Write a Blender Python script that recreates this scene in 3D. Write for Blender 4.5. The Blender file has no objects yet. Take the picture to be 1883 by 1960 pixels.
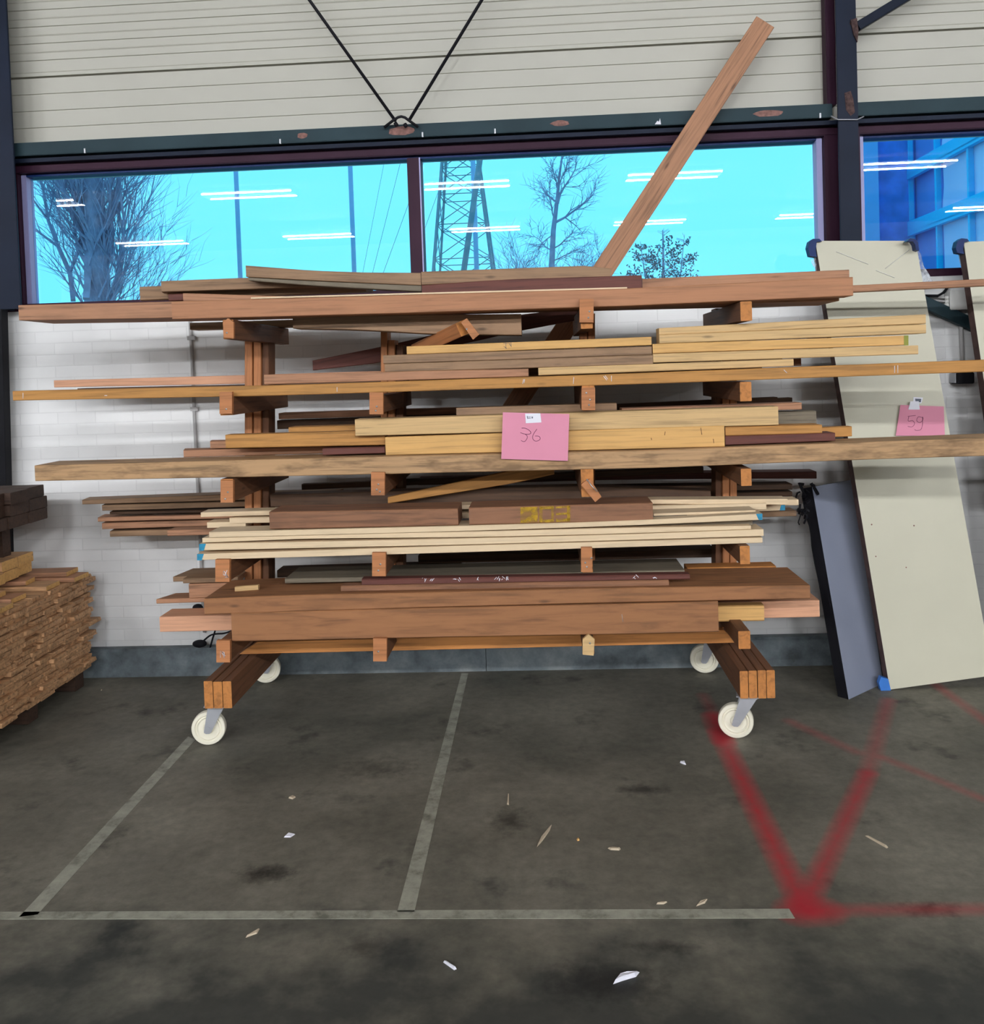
import bpy, bmesh, math, random
from mathutils import Vector, Matrix
random.seed(7)
S = bpy.context.scene
COL = S.collection

# ------------------------------------------------------------------ camera
F, CX, CY, H = 1745.0, 941.5, 763.0, 1.62
def _axes():
    d = Vector(((1031-CX)/F, (708-CY)/F, 1)).normalized()
    a = Vector((1, -.0325, 0)); h = Vector((1, -.0325, -(a.dot(d))/d.z)).normalized()
    u = h.cross(d)
    if u.y > 0: u = -u
    return h, d, u
AH, AD, AU = _axes()            # world X, Y, Z seen in lens space (right, down, forward)
RIGHT = Vector((AH.x, AD.x, AU.x)); DOWN = Vector((AH.y, AD.y, AU.y)); FWD = Vector((AH.z, AD.z, AU.z))
EYE = Vector((0, 0, H))
cd = bpy.data.cameras.new('camera'); cam = bpy.data.objects.new('camera', cd); COL.objects.link(cam)
m = Matrix((RIGHT, -DOWN, -FWD)).transposed().to_4x4(); m.translation = EYE
cam.matrix_world = m
cd.sensor_fit = 'HORIZONTAL'; cd.sensor_width = 36; cd.lens = F*36/1883
cd.shift_x = 0.0; cd.shift_y = -(980-CY)/1883
cd.clip_end = 300; S.camera = cam

def ray(px, py): return RIGHT*((px-CX)/F) + DOWN*((py-CY)/F) + FWD
def PY(px, py, Y): r = ray(px, py); return EYE + r*(Y/r.y)
def PZ(px, py, Z): r = ray(px, py); return EYE + r*((Z-H)/r.z)
def PP(px, py, p0, n): r = ray(px, py); return EYE + r*((p0-EYE).dot(n)/r.dot(n))

# ------------------------------------------------------------------ view, world, lights
S.view_settings.view_transform = 'Standard'; S.view_settings.look = 'None'
S.view_settings.exposure = 1.0; S.view_settings.gamma = 1.0; S.view_settings.use_curve_mapping = False
W = bpy.data.worlds.new('sky'); S.world = W; W.use_nodes = True
bg = W.node_tree.nodes['Background']
SKY = (0.105, 0.505, 0.78)
bg.inputs[0].default_value = (*SKY, 1); bg.inputs[1].default_value = 1.0
TUBE = 330.0                      # radiance of the ceiling tubes
TUBE_COL = (1.0, 1.02, 1.07)
ROWS = (-5.5, -10.4); TUBE_Z = 4.8
S.cycles.max_bounces = 8; S.cycles.diffuse_bounces = 4; S.cycles.glossy_bounces = 4
S.cycles.transparent_max_bounces = 12; S.cycles.sample_clamp_indirect = 6
S.cycles.use_denoising = True

# ------------------------------------------------------------------ materials
def lin(c):
    return tuple(((v/255)/12.92 if v/255 <= .04045 else ((v/255+.055)/1.055)**2.4) for v in c)
def new_mat(name):
    mt = bpy.data.materials.new(name); mt.use_nodes = True
    nt = mt.node_tree; b = nt.nodes['Principled BSDF']; return mt, nt, b
def N(nt, t, **kw):
    n = nt.nodes.new(t)
    for k, v in kw.items():
        if k in n.inputs: n.inputs[k].default_value = v
        else: setattr(n, k, v)
    return n
def ramp(nt, stops):
    r = nt.nodes.new('ShaderNodeValToRGB'); cr = r.color_ramp
    cr.elements[0].position, cr.elements[1].position = stops[0][0], stops[-1][0]
    cr.elements[0].color, cr.elements[1].color = (*stops[0][1], 1), (*stops[-1][1], 1)
    for p, c in stops[1:-1]:
        e = cr.elements.new(p); e.color = (*c, 1)
    return r
def mixc(nt, fac, a, b, mode='MIX'):
    x = nt.nodes.new('ShaderNodeMix'); x.data_type = 'RGBA'; x.blend_type = mode
    for sock, v in ((x.inputs[0], fac), (x.inputs[6], a), (x.inputs[7], b)):
        if hasattr(v, 'links'): nt.links.new(v, sock)
        elif isinstance(v, (int, float)): sock.default_value = v
        else: sock.default_value = (*v, 1)
    return x.outputs[2]
def objcoord(nt, scale, rnd=True):
    tc = N(nt, 'ShaderNodeTexCoord'); mp = N(nt, 'ShaderNodeMapping'); mp.inputs['Scale'].default_value = scale
    nt.links.new(tc.outputs['Object'], mp.inputs['Vector'])
    if rnd:
        oi = N(nt, 'ShaderNodeObjectInfo'); mu = N(nt, 'ShaderNodeMath', operation='MULTIPLY'); mu.inputs[1].default_value = 37.0
        nt.links.new(oi.outputs['Random'], mu.inputs[0]); nt.links.new(mu.outputs[0], mp.inputs['Location'])
    return mp.outputs[0]
EL = .95     # how much light reaches the front faces: photo colour / EL -> surface colour
def wood(name, rgb, dark=.62, light=1.12, grain=1.0, rough=.7, blotch=.25, blot_rgb=None, knots=True):
    mt, nt, b = new_mat(name); c = [min(.95, v/EL*k) for v, k in zip(lin(rgb), (.84, .865, .94))]
    v = objcoord(nt, (1.3, 34*grain, 34*grain))
    n1 = N(nt, 'ShaderNodeTexNoise', Scale=2.2, Detail=5.0, Roughness=.6, Distortion=.5); nt.links.new(v, n1.inputs['Vector'])
    r1 = ramp(nt, [(.33, tuple(x*dark*.9 for x in c)), (.5, tuple(c)), (.70, tuple(min(.97, x*light) for x in c))])
    nt.links.new(n1.outputs[0], r1.inputs[0])
    v2 = objcoord(nt, (2.2, 7, 7))
    n2 = N(nt, 'ShaderNodeTexNoise', Scale=1.6, Detail=4.0, Roughness=.7); nt.links.new(v2, n2.inputs['Vector'])
    r2 = ramp(nt, [(.5, (0, 0, 0)), (.66, (1, 1, 1))]); nt.links.new(n2.outputs[0], r2.inputs[0])
    mu = N(nt, 'ShaderNodeMath', operation='MULTIPLY'); mu.inputs[1].default_value = blotch; nt.links.new(r2.outputs[0], mu.inputs[0])
    bc = [v/EL for v in lin(blot_rgb)] if blot_rgb else [x*.35 for x in c]
    out = mixc(nt, mu.outputs[0], r1.outputs[0], tuple(bc))
    if knots:
        v3 = objcoord(nt, (3.1, 11, 11))
        vo = N(nt, 'ShaderNodeTexVoronoi', Scale=1.0); nt.links.new(v3, vo.inputs['Vector'])
        r3 = ramp(nt, [(.03, (.75, .75, .75)), (.10, (0, 0, 0))]); nt.links.new(vo.outputs['Distance'], r3.inputs[0])
        out = mixc(nt, r3.outputs[0], out, tuple(x*.25 for x in c))
    nt.links.new(out, b.inputs['Base Color']); b.inputs['Roughness'].default_value = rough
    bp = N(nt, 'ShaderNodeBump', Strength=.12, Distance=.002); nt.links.new(n1.outputs[0], bp.inputs['Height']); nt.links.new(bp.outputs[0], b.inputs['Normal'])
    return mt
def plain(name, rgb, rough=.6, metal=0.0, var=.12, scale=6.0, e=EL):
    mt, nt, b = new_mat(name); c = [min(.95, v/e) for v in lin(rgb)]
    v = objcoord(nt, (1, 1, 1)); n = N(nt, 'ShaderNodeTexNoise', Scale=scale, Detail=4.0); nt.links.new(v, n.inputs['Vector'])
    r = ramp(nt, [(.3, tuple(x*(1-var) for x in c)), (.7, tuple(min(.97, x*(1+var)) for x in c))]); nt.links.new(n.outputs[0], r.inputs[0])
    nt.links.new(r.outputs[0], b.inputs['Base Color']); b.inputs['Roughness'].default_value = rough; b.inputs['Metallic'].default_value = metal
    if max(rgb) < 100: b.inputs['Specular IOR Level'].default_value = .12
    return mt
M = {}
M['tan'] = wood('tan_wood', (178, 128, 92), blotch=.15)
M['pink'] = wood('pinkish_planed_wood', (182, 126, 86), dark=.82, light=1.07, blotch=.12, knots=False)
M['pine'] = wood('pale_pine', (214, 176, 118), dark=.78, light=1.08, blotch=.06)
M['yellow'] = wood('yellow_pine', (222, 172, 100), dark=.84, light=1.06, blotch=.08)
M['honey'] = wood('honey_wood', (190, 134, 66), dark=.72, blotch=.18)
M['rough'] = wood('rough_sawn_wood', (186, 146, 100), dark=.55, grain=.7, blotch=.85, blot_rgb=(112, 86, 58))
M['greybrown'] = wood('weathered_grey_brown_wood', (156, 122, 88), dark=.66, blotch=.3)
M['grey'] = wood('dusty_grey_wood', (124, 112, 90), dark=.7, blotch=.3)
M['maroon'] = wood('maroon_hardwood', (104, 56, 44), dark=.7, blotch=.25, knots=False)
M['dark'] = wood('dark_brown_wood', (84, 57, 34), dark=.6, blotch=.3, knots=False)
M['redbrown'] = wood('red_brown_hardwood', (146, 100, 68), dark=.62, grain=.6, blotch=.25, knots=False)
M['oak'] = wood('oiled_brown_wood', (158, 106, 64), dark=.7, grain=.45, blotch=.25)
M['orange'] = wood('orange_fresh_wood', (196, 128, 62), dark=.75, blotch=.15)
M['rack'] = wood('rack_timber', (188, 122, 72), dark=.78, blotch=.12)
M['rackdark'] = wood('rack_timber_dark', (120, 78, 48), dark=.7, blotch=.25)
M['white'] = wood('primed_cream_wood', (232, 204, 160), dark=.95, light=1.03, blotch=.03, rough=.5, knots=False)
M['pinkwhite'] = wood('pale_pink_wood', (222, 164, 124), dark=.86, light=1.06, blotch=.05, knots=False)
M['endgrain'] = wood('end_grain', (196, 126, 60), dark=.72, grain=.5, blotch=.3)
M['sawn'] = wood('sawn_softwood_ends', (204, 156, 108), dark=.5, grain=.8, blotch=.35)
M['sawndark'] = wood('dark_sawn_ends', (72, 50, 36), dark=.6, blotch=.3)
M['steel'] = plain('galvanised_steel', (168, 170, 174), .4, .35)
M['wheel'] = plain('white_nylon', (225, 220, 200), .45, 0, .05)
M['black'] = plain('black_rubber', (22, 22, 26), .6)
M['blueblack'] = plain('dark_blue_steel_paint', (22, 30, 46), .5, 0, .2, 3)
M['greensteel'] = plain('dark_green_steel_paint', (40, 58, 64), .5, 0, .2, 3)
M['maroonpaint'] = plain('maroon_frame_paint', (52, 28, 44), .5, 0, .15, 3)
M['rodsteel'] = plain('dark_rod_steel', (28, 28, 32), .5, 0, .1)
M['rust'] = plain('rusty_primer', (128, 92, 84), .8, 0, .35, 60)
M['rustdark'] = plain('dark_rusty_steel', (74, 58, 56), .8, 0, .5, 70)
M['jamb'] = plain('lilac_white_paint', (160, 160, 205), .5, 0, .05)
M['bluetape'] = plain('teal_end_paint', (30, 130, 165), .6, 0, .2, 60)
M['panelwhite'] = plain('cream_laminate', (190, 187, 166), .45, 0, .03, 3)
M['panelgrey'] = plain('grey_laminate', (124, 130, 146), .5, 0, .06, 3)
M['paneledge'] = plain('panel_edge_brown', (84, 66, 62), .6, 0, .3, 20)
M['pinkpaper'] = plain('pink_paper', (212, 138, 160), .8, 0, .02)
M['ink'] = plain('dark_ink', (96, 40, 70), .6)
M['sticker'] = plain('white_sticker', (222, 222, 230), .6, 0, .02)
M['print'] = plain('grey_print', (90, 95, 110), .7)
M['screw'] = plain('zinc_screw', (200, 200, 200), .3, .7)
M['chip'] = plain('wood_chips', (190, 175, 150), .8)
M['plastic_white'] = plain('white_plastic', (205, 205, 200), .4, 0, .03)
M['conduit'] = plain('grey_conduit', (170, 168, 166), .5, 0, .05)
M['bluecap'] = plain('dark_blue_cap', (24, 44, 92), .4)
M['bluefilm'] = plain('blue_wrapping', (60, 120, 200), .35)
M['bark'] = plain('winter_bark', (175, 150, 175), .9, 0, .2, 5, 1)
M['farsteel'] = plain('far_grey_steel', (140, 140, 150), .7, 0, .1, 5, 1)
M['palepole'] = plain('pale_painted_pole', (165, 172, 205), .7, 0, .05, 5, 1)
M['leaf'] = plain('winter_leaves', (120, 105, 110), .9, 0, .2, 5, 1)
M['ground'] = plain('outdoor_asphalt', (165, 160, 150), .9, 0, .2, 5, 1)
M['facadeframe'] = plain('bright_blue_frame', (8, 200, 255), .5, 0, .03, 2, 1)
M['facadepanel'] = plain('pale_grey_curtain', (225, 212, 255), .5, 0, .05, 1, 1)
M['facadedark'] = plain('blue_grey_glazing', (128, 152, 222), .3, 0, .12, 2, 1)
M['facadewall'] = plain('weathered_blue_wall', (84, 145, 228), .8, 0, .25, 4, 1)
M['facadecol'] = plain('light_blue_pillar', (140, 195, 245), .7, 0, .05, 2, 1)

def mat_film():
    mt, nt, b = new_mat('clear_plastic_film')
    b.inputs['Base Color'].default_value = (.8, .85, .9, 1); b.inputs['Roughness'].default_value = .12
    tr = N(nt, 'ShaderNodeBsdfTransparent'); mx = N(nt, 'ShaderNodeMixShader')
    v = objcoord(nt, (1, 1, 1)); n = N(nt, 'ShaderNodeTexNoise', Scale=30.0, Detail=3.0); nt.links.new(v, n.inputs['Vector'])
    r = ramp(nt, [(.4, (.15,)*3), (.7, (.75,)*3)]); nt.links.new(n.outputs[0], r.inputs[0]); nt.links.new(r.outputs[0], mx.inputs[0])
    nt.links.new(tr.outputs[0], mx.inputs[1]); nt.links.new(b.outputs[0], mx.inputs[2])
    nt.links.new(mx.outputs[0], nt.nodes['Material Output'].inputs[0]); return mt
M['film'] = mat_film()
def mat_yellowpaint():
    mt, nt, b = new_mat('worn_yellow_paint')
    b.inputs['Base Color'].default_value = (*[v/EL for v in lin((190, 150, 20))], 1)
    tr = N(nt, 'ShaderNodeBsdfTransparent'); mx = N(nt, 'ShaderNodeMixShader')
    v = objcoord(nt, (1, 1, 1)); n = N(nt, 'ShaderNodeTexNoise', Scale=35.0, Detail=8.0); nt.links.new(v, n.inputs['Vector'])
    r = ramp(nt, [(.4, (.1,)*3), (.65, (.8,)*3)]); nt.links.new(n.outputs[0], r.inputs[0]); nt.links.new(r.outputs[0], mx.inputs[0])
    nt.links.new(tr.outputs[0], mx.inputs[1]); nt.links.new(b.outputs[0], mx.inputs[2])
    nt.links.new(mx.outputs[0], nt.nodes['Material Output'].inputs[0]); return mt
M['yellowpaint'] = mat_yellowpaint()
def mat_glass():
    mt, nt, b = new_mat('window_glass'); nt.nodes.remove(b)
    tr = N(nt, 'ShaderNodeBsdfTransparent'); gl = N(nt, 'ShaderNodeBsdfGlossy', Roughness=0.0); mx = N(nt, 'ShaderNodeMixShader')
    fr = N(nt, 'ShaderNodeFresnel', IOR=1.5); nt.links.new(fr.outputs[0], mx.inputs[0])
    nt.links.new(tr.outputs[0], mx.inputs[1]); nt.links.new(gl.outputs[0], mx.inputs[2])
    nt.links.new(mx.outputs[0], nt.nodes['Material Output'].inputs[0]); return mt
M['glass'] = mat_glass()
def mat_tube():
    mt, nt, b = new_mat('glowing_tube'); nt.nodes.remove(b)
    em = N(nt, 'ShaderNodeEmission', Strength=TUBE); em.inputs[0].default_value = (*TUBE_COL, 1)
    nt.links.new(em.outputs[0], nt.nodes['Material Output'].inputs[0]); return mt
M['tube'] = mat_tube()
def mat_brick():
    mt, nt, b = new_mat('white_painted_brick')
    tc = N(nt, 'ShaderNodeTexCoord'); sx = N(nt, 'ShaderNodeSeparateXYZ'); cx = N(nt, 'ShaderNodeCombineXYZ')
    nt.links.new(tc.outputs['Object'], sx.inputs[0]); nt.links.new(sx.outputs[0], cx.inputs[0]); nt.links.new(sx.outputs[2], cx.inputs[1])
    br = N(nt, 'ShaderNodeTexBrick', Scale=1.0); nt.links.new(cx.outputs[0], br.inputs['Vector'])
    br.inputs['Brick Width'].default_value = .215; br.inputs['Row Height'].default_value = .0645
    br.inputs['Mortar Size'].default_value = .004; br.inputs['Mortar Smooth'].default_value = .6
    c = lin((232, 232, 230))
    br.inputs['Color1'].default_value = (*[x/EL for x in c], 1); br.inputs['Color2'].default_value = (*[x/EL*.95 for x in c], 1)
    br.inputs['Mortar'].default_value = (*[x/EL*.9 for x in c], 1)
    n = N(nt, 'ShaderNodeTexNoise', Scale=1.3, Detail=5.0); nt.links.new(tc.outputs['Object'], n.inputs['Vector'])
    r = ramp(nt, [(.35, (.84, .84, .84)), (.6, (1, 1, 1))]); nt.links.new(n.outputs[0], r.inputs[0])
    nt.links.new(mixc(nt, 1.0, br.outputs[0], r.outputs[0], 'MULTIPLY'), b.inputs['Base Color'])
    b.inputs['Roughness'].default_value = .55
    bp = N(nt, 'ShaderNodeBump', Strength=.18, Distance=.003, invert=True); nt.links.new(br.outputs['Fac'], bp.inputs['Height']); nt.links.new(bp.outputs[0], b.inputs['Normal'])
    return mt
M['brick'] = mat_brick()
M['siding'] = plain('cream_coated_siding', (176, 174, 162), .5, 0, .03, .8)
M['roomwhite'] = plain('room_white', (120, 120, 118), .8, 0, .03, .8)
def mat_kerb():
    mt, nt, b = new_mat('blue_grey_concrete')
    tc = N(nt, 'ShaderNodeTexCoord')
    n = N(nt, 'ShaderNodeTexNoise', Scale=5.0, Detail=7.0, Roughness=.65); nt.links.new(tc.outputs['Object'], n.inputs['Vector'])
    r = ramp(nt, [(.3, lin((58, 64, 66))), (.5, lin((98, 108, 112))), (.72, lin((136, 142, 142)))]); nt.links.new(n.outputs[0], r.inputs[0])
    nt.links.new(r.outputs[0], b.inputs['Base Color']); b.inputs['Roughness'].default_value = .7; return mt
M['kerb'] = mat_kerb()

def mat_floor():
    mt, nt, b = new_mat('stained_dark_concrete')
    ge = N(nt, 'ShaderNodeNewGeometry'); pos = ge.outputs['Position']
    n = N(nt, 'ShaderNodeTexNoise', Scale=1.1, Detail=9.0, Roughness=.62, Distortion=.3); nt.links.new(pos, n.inputs['Vector'])
    r = ramp(nt, [(.30, lin((76, 76, 68))), (.5, lin((104, 101, 90))), (.7, lin((128, 124, 111)))]); nt.links.new(n.outputs[0], r.inputs[0])
    col = r.outputs[0]
    n2 = N(nt, 'ShaderNodeTexNoise', Scale=3.3, Detail=5.0, Roughness=.6); nt.links.new(pos, n2.inputs['Vector'])
    r2 = ramp(nt, [(.60, (0, 0, 0)), (.74, (.75,)*3)]); nt.links.new(n2.outputs[0], r2.inputs[0])
    col = mixc(nt, r2.outputs[0], col, lin((30, 31, 30)))
    n3 = N(nt, 'ShaderNodeTexNoise', Scale=22.0, Detail=4.0, Roughness=.7); nt.links.new(pos, n3.inputs['Vector'])
    r3 = ramp(nt, [(.3, (.8, .8, .8)), (.7, (1.2, 1.2, 1.2))]); nt.links.new(n3.outputs[0], r3.inputs[0])
    col = mixc(nt, 1.0, col, r3.outputs[0], 'MULTIPLY')
    sep = N(nt, 'ShaderNodeSeparateXYZ'); nt.links.new(pos, sep.inputs[0])
    def math_(op, a, bb=None, clamp=False):
        k = N(nt, 'ShaderNodeMath', operation=op); k.use_clamp = clamp
        for i, v in enumerate((a, bb)):
            if v is None: continue
            if hasattr(v, 'links'): nt.links.new(v, k.inputs[i])
            else: k.inputs[i].default_value = v
        return k.outputs[0]
    near_shade = math_('MULTIPLY', math_('SUBTRACT', math_('ADD', 2.75, math_('MULTIPLY', math_('SUBTRACT', n2.outputs[0], .5), 1.6)), sep.outputs[1]), 2.0, True)  # light fading towards the camera, painted into the floor as a darker walkway
    near_shade = math_('MULTIPLY', near_shade, .8)
    col = mixc(nt, near_shade, col, lin((38, 42, 41)))
    # stains with a shape of their own: (px, py, radius x, radius y, strength)
    for px, py, rx, ry, st in ((512, 1672, .10, .055, .9), (1230, 1512, .10, .05, .7), (1150, 1880, .16, .09, .75), (975, 1570, .07, .10, .6),
                               (1275, 1812, .10, .03, .7), (720, 1470, .16, .10, .45), (700, 1812, .07, .05, .5), (1775, 1740, .09, .04, .7)):
        c = PZ(px, py, 0)
        dx = math_('DIVIDE', math_('SUBTRACT', sep.outputs[0], c.x), rx); dy = math_('DIVIDE', math_('SUBTRACT', sep.outputs[1], c.y), ry)
        dd = math_('SQRT', math_('ADD', math_('MULTIPLY', dx, dx), math_('MULTIPLY', dy, dy)))
        dd = math_('ADD', dd, math_('MULTIPLY', math_('SUBTRACT', n3.outputs[0], .5), 1.6))
        fac = math_('MULTIPLY', math_('SUBTRACT', 1.15, dd, True), st)
        col = mixc(nt, fac, col, lin((20, 20, 20)))
    # sprayed red guide lines, soft edged
    segs = [((1345, 1330), (1385, 1400), .022, .25), ((1365, 1370), (1385, 1420), .035, .9), ((1375, 1400), (1540, 1740), .030, .85), ((1540, 1735), (1660, 1480), .026, .75),
            ((1660, 1480), (1700, 1340), .025, .4), ((1510, 1380), (1640, 1440), .022, .3), ((1690, 1450), (1883, 1530), .02, .35), ((1790, 1310), (1900, 1390), .022, .4),
            ((1560, 1742), (1883, 1740), .022, .45), ((1530, 1744), (1570, 1742), .045, .85)]
    for a, c, w, st in segs:
        A = PZ(*a, 0); B = PZ(*c, 0); D = B-A; L2 = D.length_squared
        ax = math_('SUBTRACT', sep.outputs[0], A.x); ay = math_('SUBTRACT', sep.outputs[1], A.y)
        t = math_('DIVIDE', math_('ADD', math_('MULTIPLY', ax, D.x), math_('MULTIPLY', ay, D.y)), L2, True)
        qx = math_('SUBTRACT', ax, math_('MULTIPLY', t, D.x)); qy = math_('SUBTRACT', ay, math_('MULTIPLY', t, D.y))
        dd = math_('SQRT', math_('ADD', math_('MULTIPLY', qx, qx), math_('MULTIPLY', qy, qy)))
        f0 = math_('SUBTRACT', 1.0, math_('DIVIDE', dd, w*1.9), True)
        f1 = math_('MULTIPLY', math_('POWER', f0, .8), st)
        f2 = math_('MULTIPLY', f1, math_('ADD', n3.outputs[0], .45), True)
        col = mixc(nt, f2, col, lin((170, 36, 50)))
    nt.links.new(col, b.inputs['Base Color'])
    rr = ramp(nt, [(.3, (.5,)*3), (.7, (.75,)*3)]); nt.links.new(n2.outputs[0], rr.inputs[0]); nt.links.new(rr.outputs[0], b.inputs['Roughness'])
    b.inputs['Specular IOR Level'].default_value = .35
    bp = N(nt, 'ShaderNodeBump', Strength=.15, Distance=.003); nt.links.new(n3.outputs[0], bp.inputs['Height']); nt.links.new(bp.outputs[0], b.inputs['Normal'])
    return mt
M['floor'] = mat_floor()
def mat_tape():
    mt, nt, b = new_mat('worn_grey_tape')
    v = objcoord(nt, (1, 1, 1)); n = N(nt, 'ShaderNodeTexNoise', Scale=14.0, Detail=8.0, Roughness=.7); nt.links.new(v, n.inputs['Vector'])
    r = ramp(nt, [(.32, lin((100, 100, 88))), (.5, lin((146, 146, 132))), (.7, lin((166, 166, 150)))]); nt.links.new(n.outputs[0], r.inputs[0])
    nt.links.new(r.outputs[0], b.inputs['Base Color']); b.inputs['Roughness'].default_value = .6; return mt
M['tape'] = mat_tape()

# ------------------------------------------------------------------ object helpers
def tag(o, label=None, cat=None, group=None, kind=None):
    if label: o['label'] = label
    if cat: o['category'] = cat
    if group: o['group'] = group
    if kind: o['kind'] = kind
    return o
def empty(name, loc=(0, 0, 0)):
    o = bpy.data.objects.new(name, None); o.location = loc; COL.objects.link(o); o.empty_display_size = .1; return o
def obj(name, bm, mats, parent=None, mw=None, smooth=False):
    me = bpy.data.meshes.new(name)
    bmesh.ops.recalc_face_normals(bm, faces=bm.faces[:])
    bm.to_mesh(me); bm.free()
    if not isinstance(mats, (list, tuple)): mats = [mats]
    for k in mats: me.materials.append(M[k] if isinstance(k, str) else k)
    if smooth:
        for p in me.polygons: p.use_smooth = True
    o = bpy.data.objects.new(name, me); COL.objects.link(o)
    if mw is not None: o.matrix_world = mw
    if parent:
        o.parent = parent
        pm = parent.matrix_world if parent.type == 'MESH' else Matrix.Translation(parent.location)
        if parent.parent: pm = WM(parent)
        o.matrix_parent_inverse = Matrix.Identity(4); o.matrix_basis = pm.inverted() @ (mw if mw is not None else Matrix.Identity(4))
    WMS[o.name] = mw.copy() if mw is not None else Matrix.Identity(4)
    return o
WMS = {}
def WM(o): return WMS.get(o.name, Matrix.Translation(o.location))
def frame(origin, x, y):
    x = x.normalized(); z = x.cross(y).normalized(); y = z.cross(x).normalized()
    return Matrix(((x.x, y.x, z.x, origin.x), (x.y, y.y, z.y, origin.y), (x.z, y.z, z.z, origin.z), (0, 0, 0, 1)))
def loft(bm, rings, cap_mat=0):
    vr = [[bm.verts.new(p) for p in r] for r in rings]; n = len(vr[0])
    for a, b in zip(vr, vr[1:]):
        for i in range(n): bm.faces.new((a[i], a[(i+1) % n], b[(i+1) % n], b[i]))
    f = bm.faces.new(vr[0]); f.material_index = cap_mat
    f = bm.faces.new(list(reversed(vr[-1]))); f.material_index = cap_mat
def octo(y0, y1, z0, z1, c):
    c = min(c, (y1-y0)*.3, (z1-z0)*.3)
    return [(y0+c, z0), (y1-c, z0), (y1, z0+c), (y1, z1-c), (y1-c, z1), (y0+c, z1), (y0, z1-c), (y0, z0+c)]
def bar(name, A, B, w, h, mats, parent=None, up=(0, 0, 1), ch=.0025, wig=0.0):
    """straight timber or bar from A to B: w across, h along 'up'."""
    A, B = Vector(A), Vector(B); d = B-A; L = d.length; up = Vector(up)
    y = up.cross(d).normalized()
    mw = frame((A+B)/2, d, y); bm = bmesh.new(); n = 2 if wig == 0 else 8; rings = []
    for i in range(n):
        t = i/(n-1); o = wig*math.sin(3.1*t+L); rings.append([(L*(t-.5), a, b+o) for a, b in octo(-w/2, w/2, -h/2, h/2, ch)])
    loft(bm, rings, 1 if isinstance(mats, (list, tuple)) and len(mats) > 1 else 0)
    return obj(name, bm, mats, parent, mw)
def add_tube(bm, pts, rad, seg=8, mi=0):
    pts = [Vector(p) for p in pts]; rr = rad if isinstance(rad, (list, tuple)) else [rad]*len(pts)
    prev = None; ref = Vector((.31, .17, .93))
    for i, p in enumerate(pts):
        d = (pts[min(i+1, len(pts)-1)]-pts[max(i-1, 0)]).normalized()
        u = d.cross(ref)
        if u.length < .05: u = d.cross(Vector((1, 0, 0)))
        u.normalize(); v = d.cross(u)
        ring = [bm.verts.new(p+(u*math.cos(a)+v*math.sin(a))*rr[i]) for a in (2*math.pi*k/seg for k in range(seg))]
        if prev:
            for k in range(seg): bm.faces.new((prev[k], prev[(k+1) % seg], ring[(k+1) % seg], ring[k])).material_index = mi
        elif seg > 3: bm.faces.new(ring)
        prev = ring
    if seg > 3: bm.faces.new(list(reversed(prev)))
def tube(name, pts, rad, mat, parent=None, seg=8):
    c = sum((Vector(p) for p in pts), Vector())/len(pts); bm = bmesh.new(); add_tube(bm, [Vector(p)-c for p in pts], rad, seg)
    return obj(name, bm, mat, parent, Matrix.Translation(c), smooth=True)
def add_box(bm, lo, hi, mi=0):
    x0, y0, z0 = lo; x1, y1, z1 = hi
    v = [bm.verts.new(p) for p in ((x0, y0, z0), (x1, y0, z0), (x1, y1, z0), (x0, y1, z0), (x0, y0, z1), (x1, y0, z1), (x1, y1, z1), (x0, y1, z1))]
    for f in ((0, 1, 2, 3), (4, 5, 6, 7), (0, 1, 5, 4), (1, 2, 6, 5), (2, 3, 7, 6), (3, 0, 4, 7)):
        bm.faces.new([v[i] for i in f]).material_index = mi
def box(name, lo, hi, mat, parent=None, bevel=0.0):
    lo, hi = Vector(lo), Vector(hi); c = (lo+hi)/2; bm = bmesh.new(); add_box(bm, lo-c, hi-c)
    if bevel: bmesh.ops.bevel(bm, geom=bm.edges[:], offset=bevel, segments=2, affect='EDGES')
    return obj(name, bm, mat, parent, Matrix.Translation(c))
def hexa(name, front, back, mat, parent=None, side=None):
    """slab from four front corners and four back corners (TL TR BR BL)."""
    c = sum(front, Vector())/4; bm = bmesh.new(); f = [bm.verts.new(p-c) for p in front]; k = [bm.verts.new(p-c) for p in back]
    bm.faces.new(f); bm.faces.new(list(reversed(k)))
    for i in range(4): bm.faces.new((f[i], f[(i+1) % 4], k[(i+1) % 4], k[i])).material_index = 1 if side else 0
    return obj(name, bm, [mat, side] if side else mat, parent, Matrix.Translation(c))
def plate_px(name, pts, Y, th, mat, parent=None):
    """vertical flat piece facing the room, outline in the plane at depth Y, thickness th towards the wall."""
    P = [PY(x, y, Y) for x, y in pts]; c = sum(P, Vector())/len(P); bm = bmesh.new()
    f = [bm.verts.new(p-c) for p in P]; b = [bm.verts.new(p-c+Vector((0, th, 0))) for p in P]
    bm.faces.new(f); bm.faces.new(list(reversed(b))); n = len(P)
    for i in range(n): bm.faces.new((f[i], f[(i+1) % n], b[(i+1) % n], b[i]))
    return obj(name, bm, mat, parent, Matrix.Translation(c))
def interp(pts, t):
    for a, b in zip(pts, pts[1:]):
        if t <= b[0] or b is pts[-1]:
            k = (t-a[0])/(b[0]-a[0]); return [u+(v-u)*k for u, v in zip(a, b)]
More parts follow.
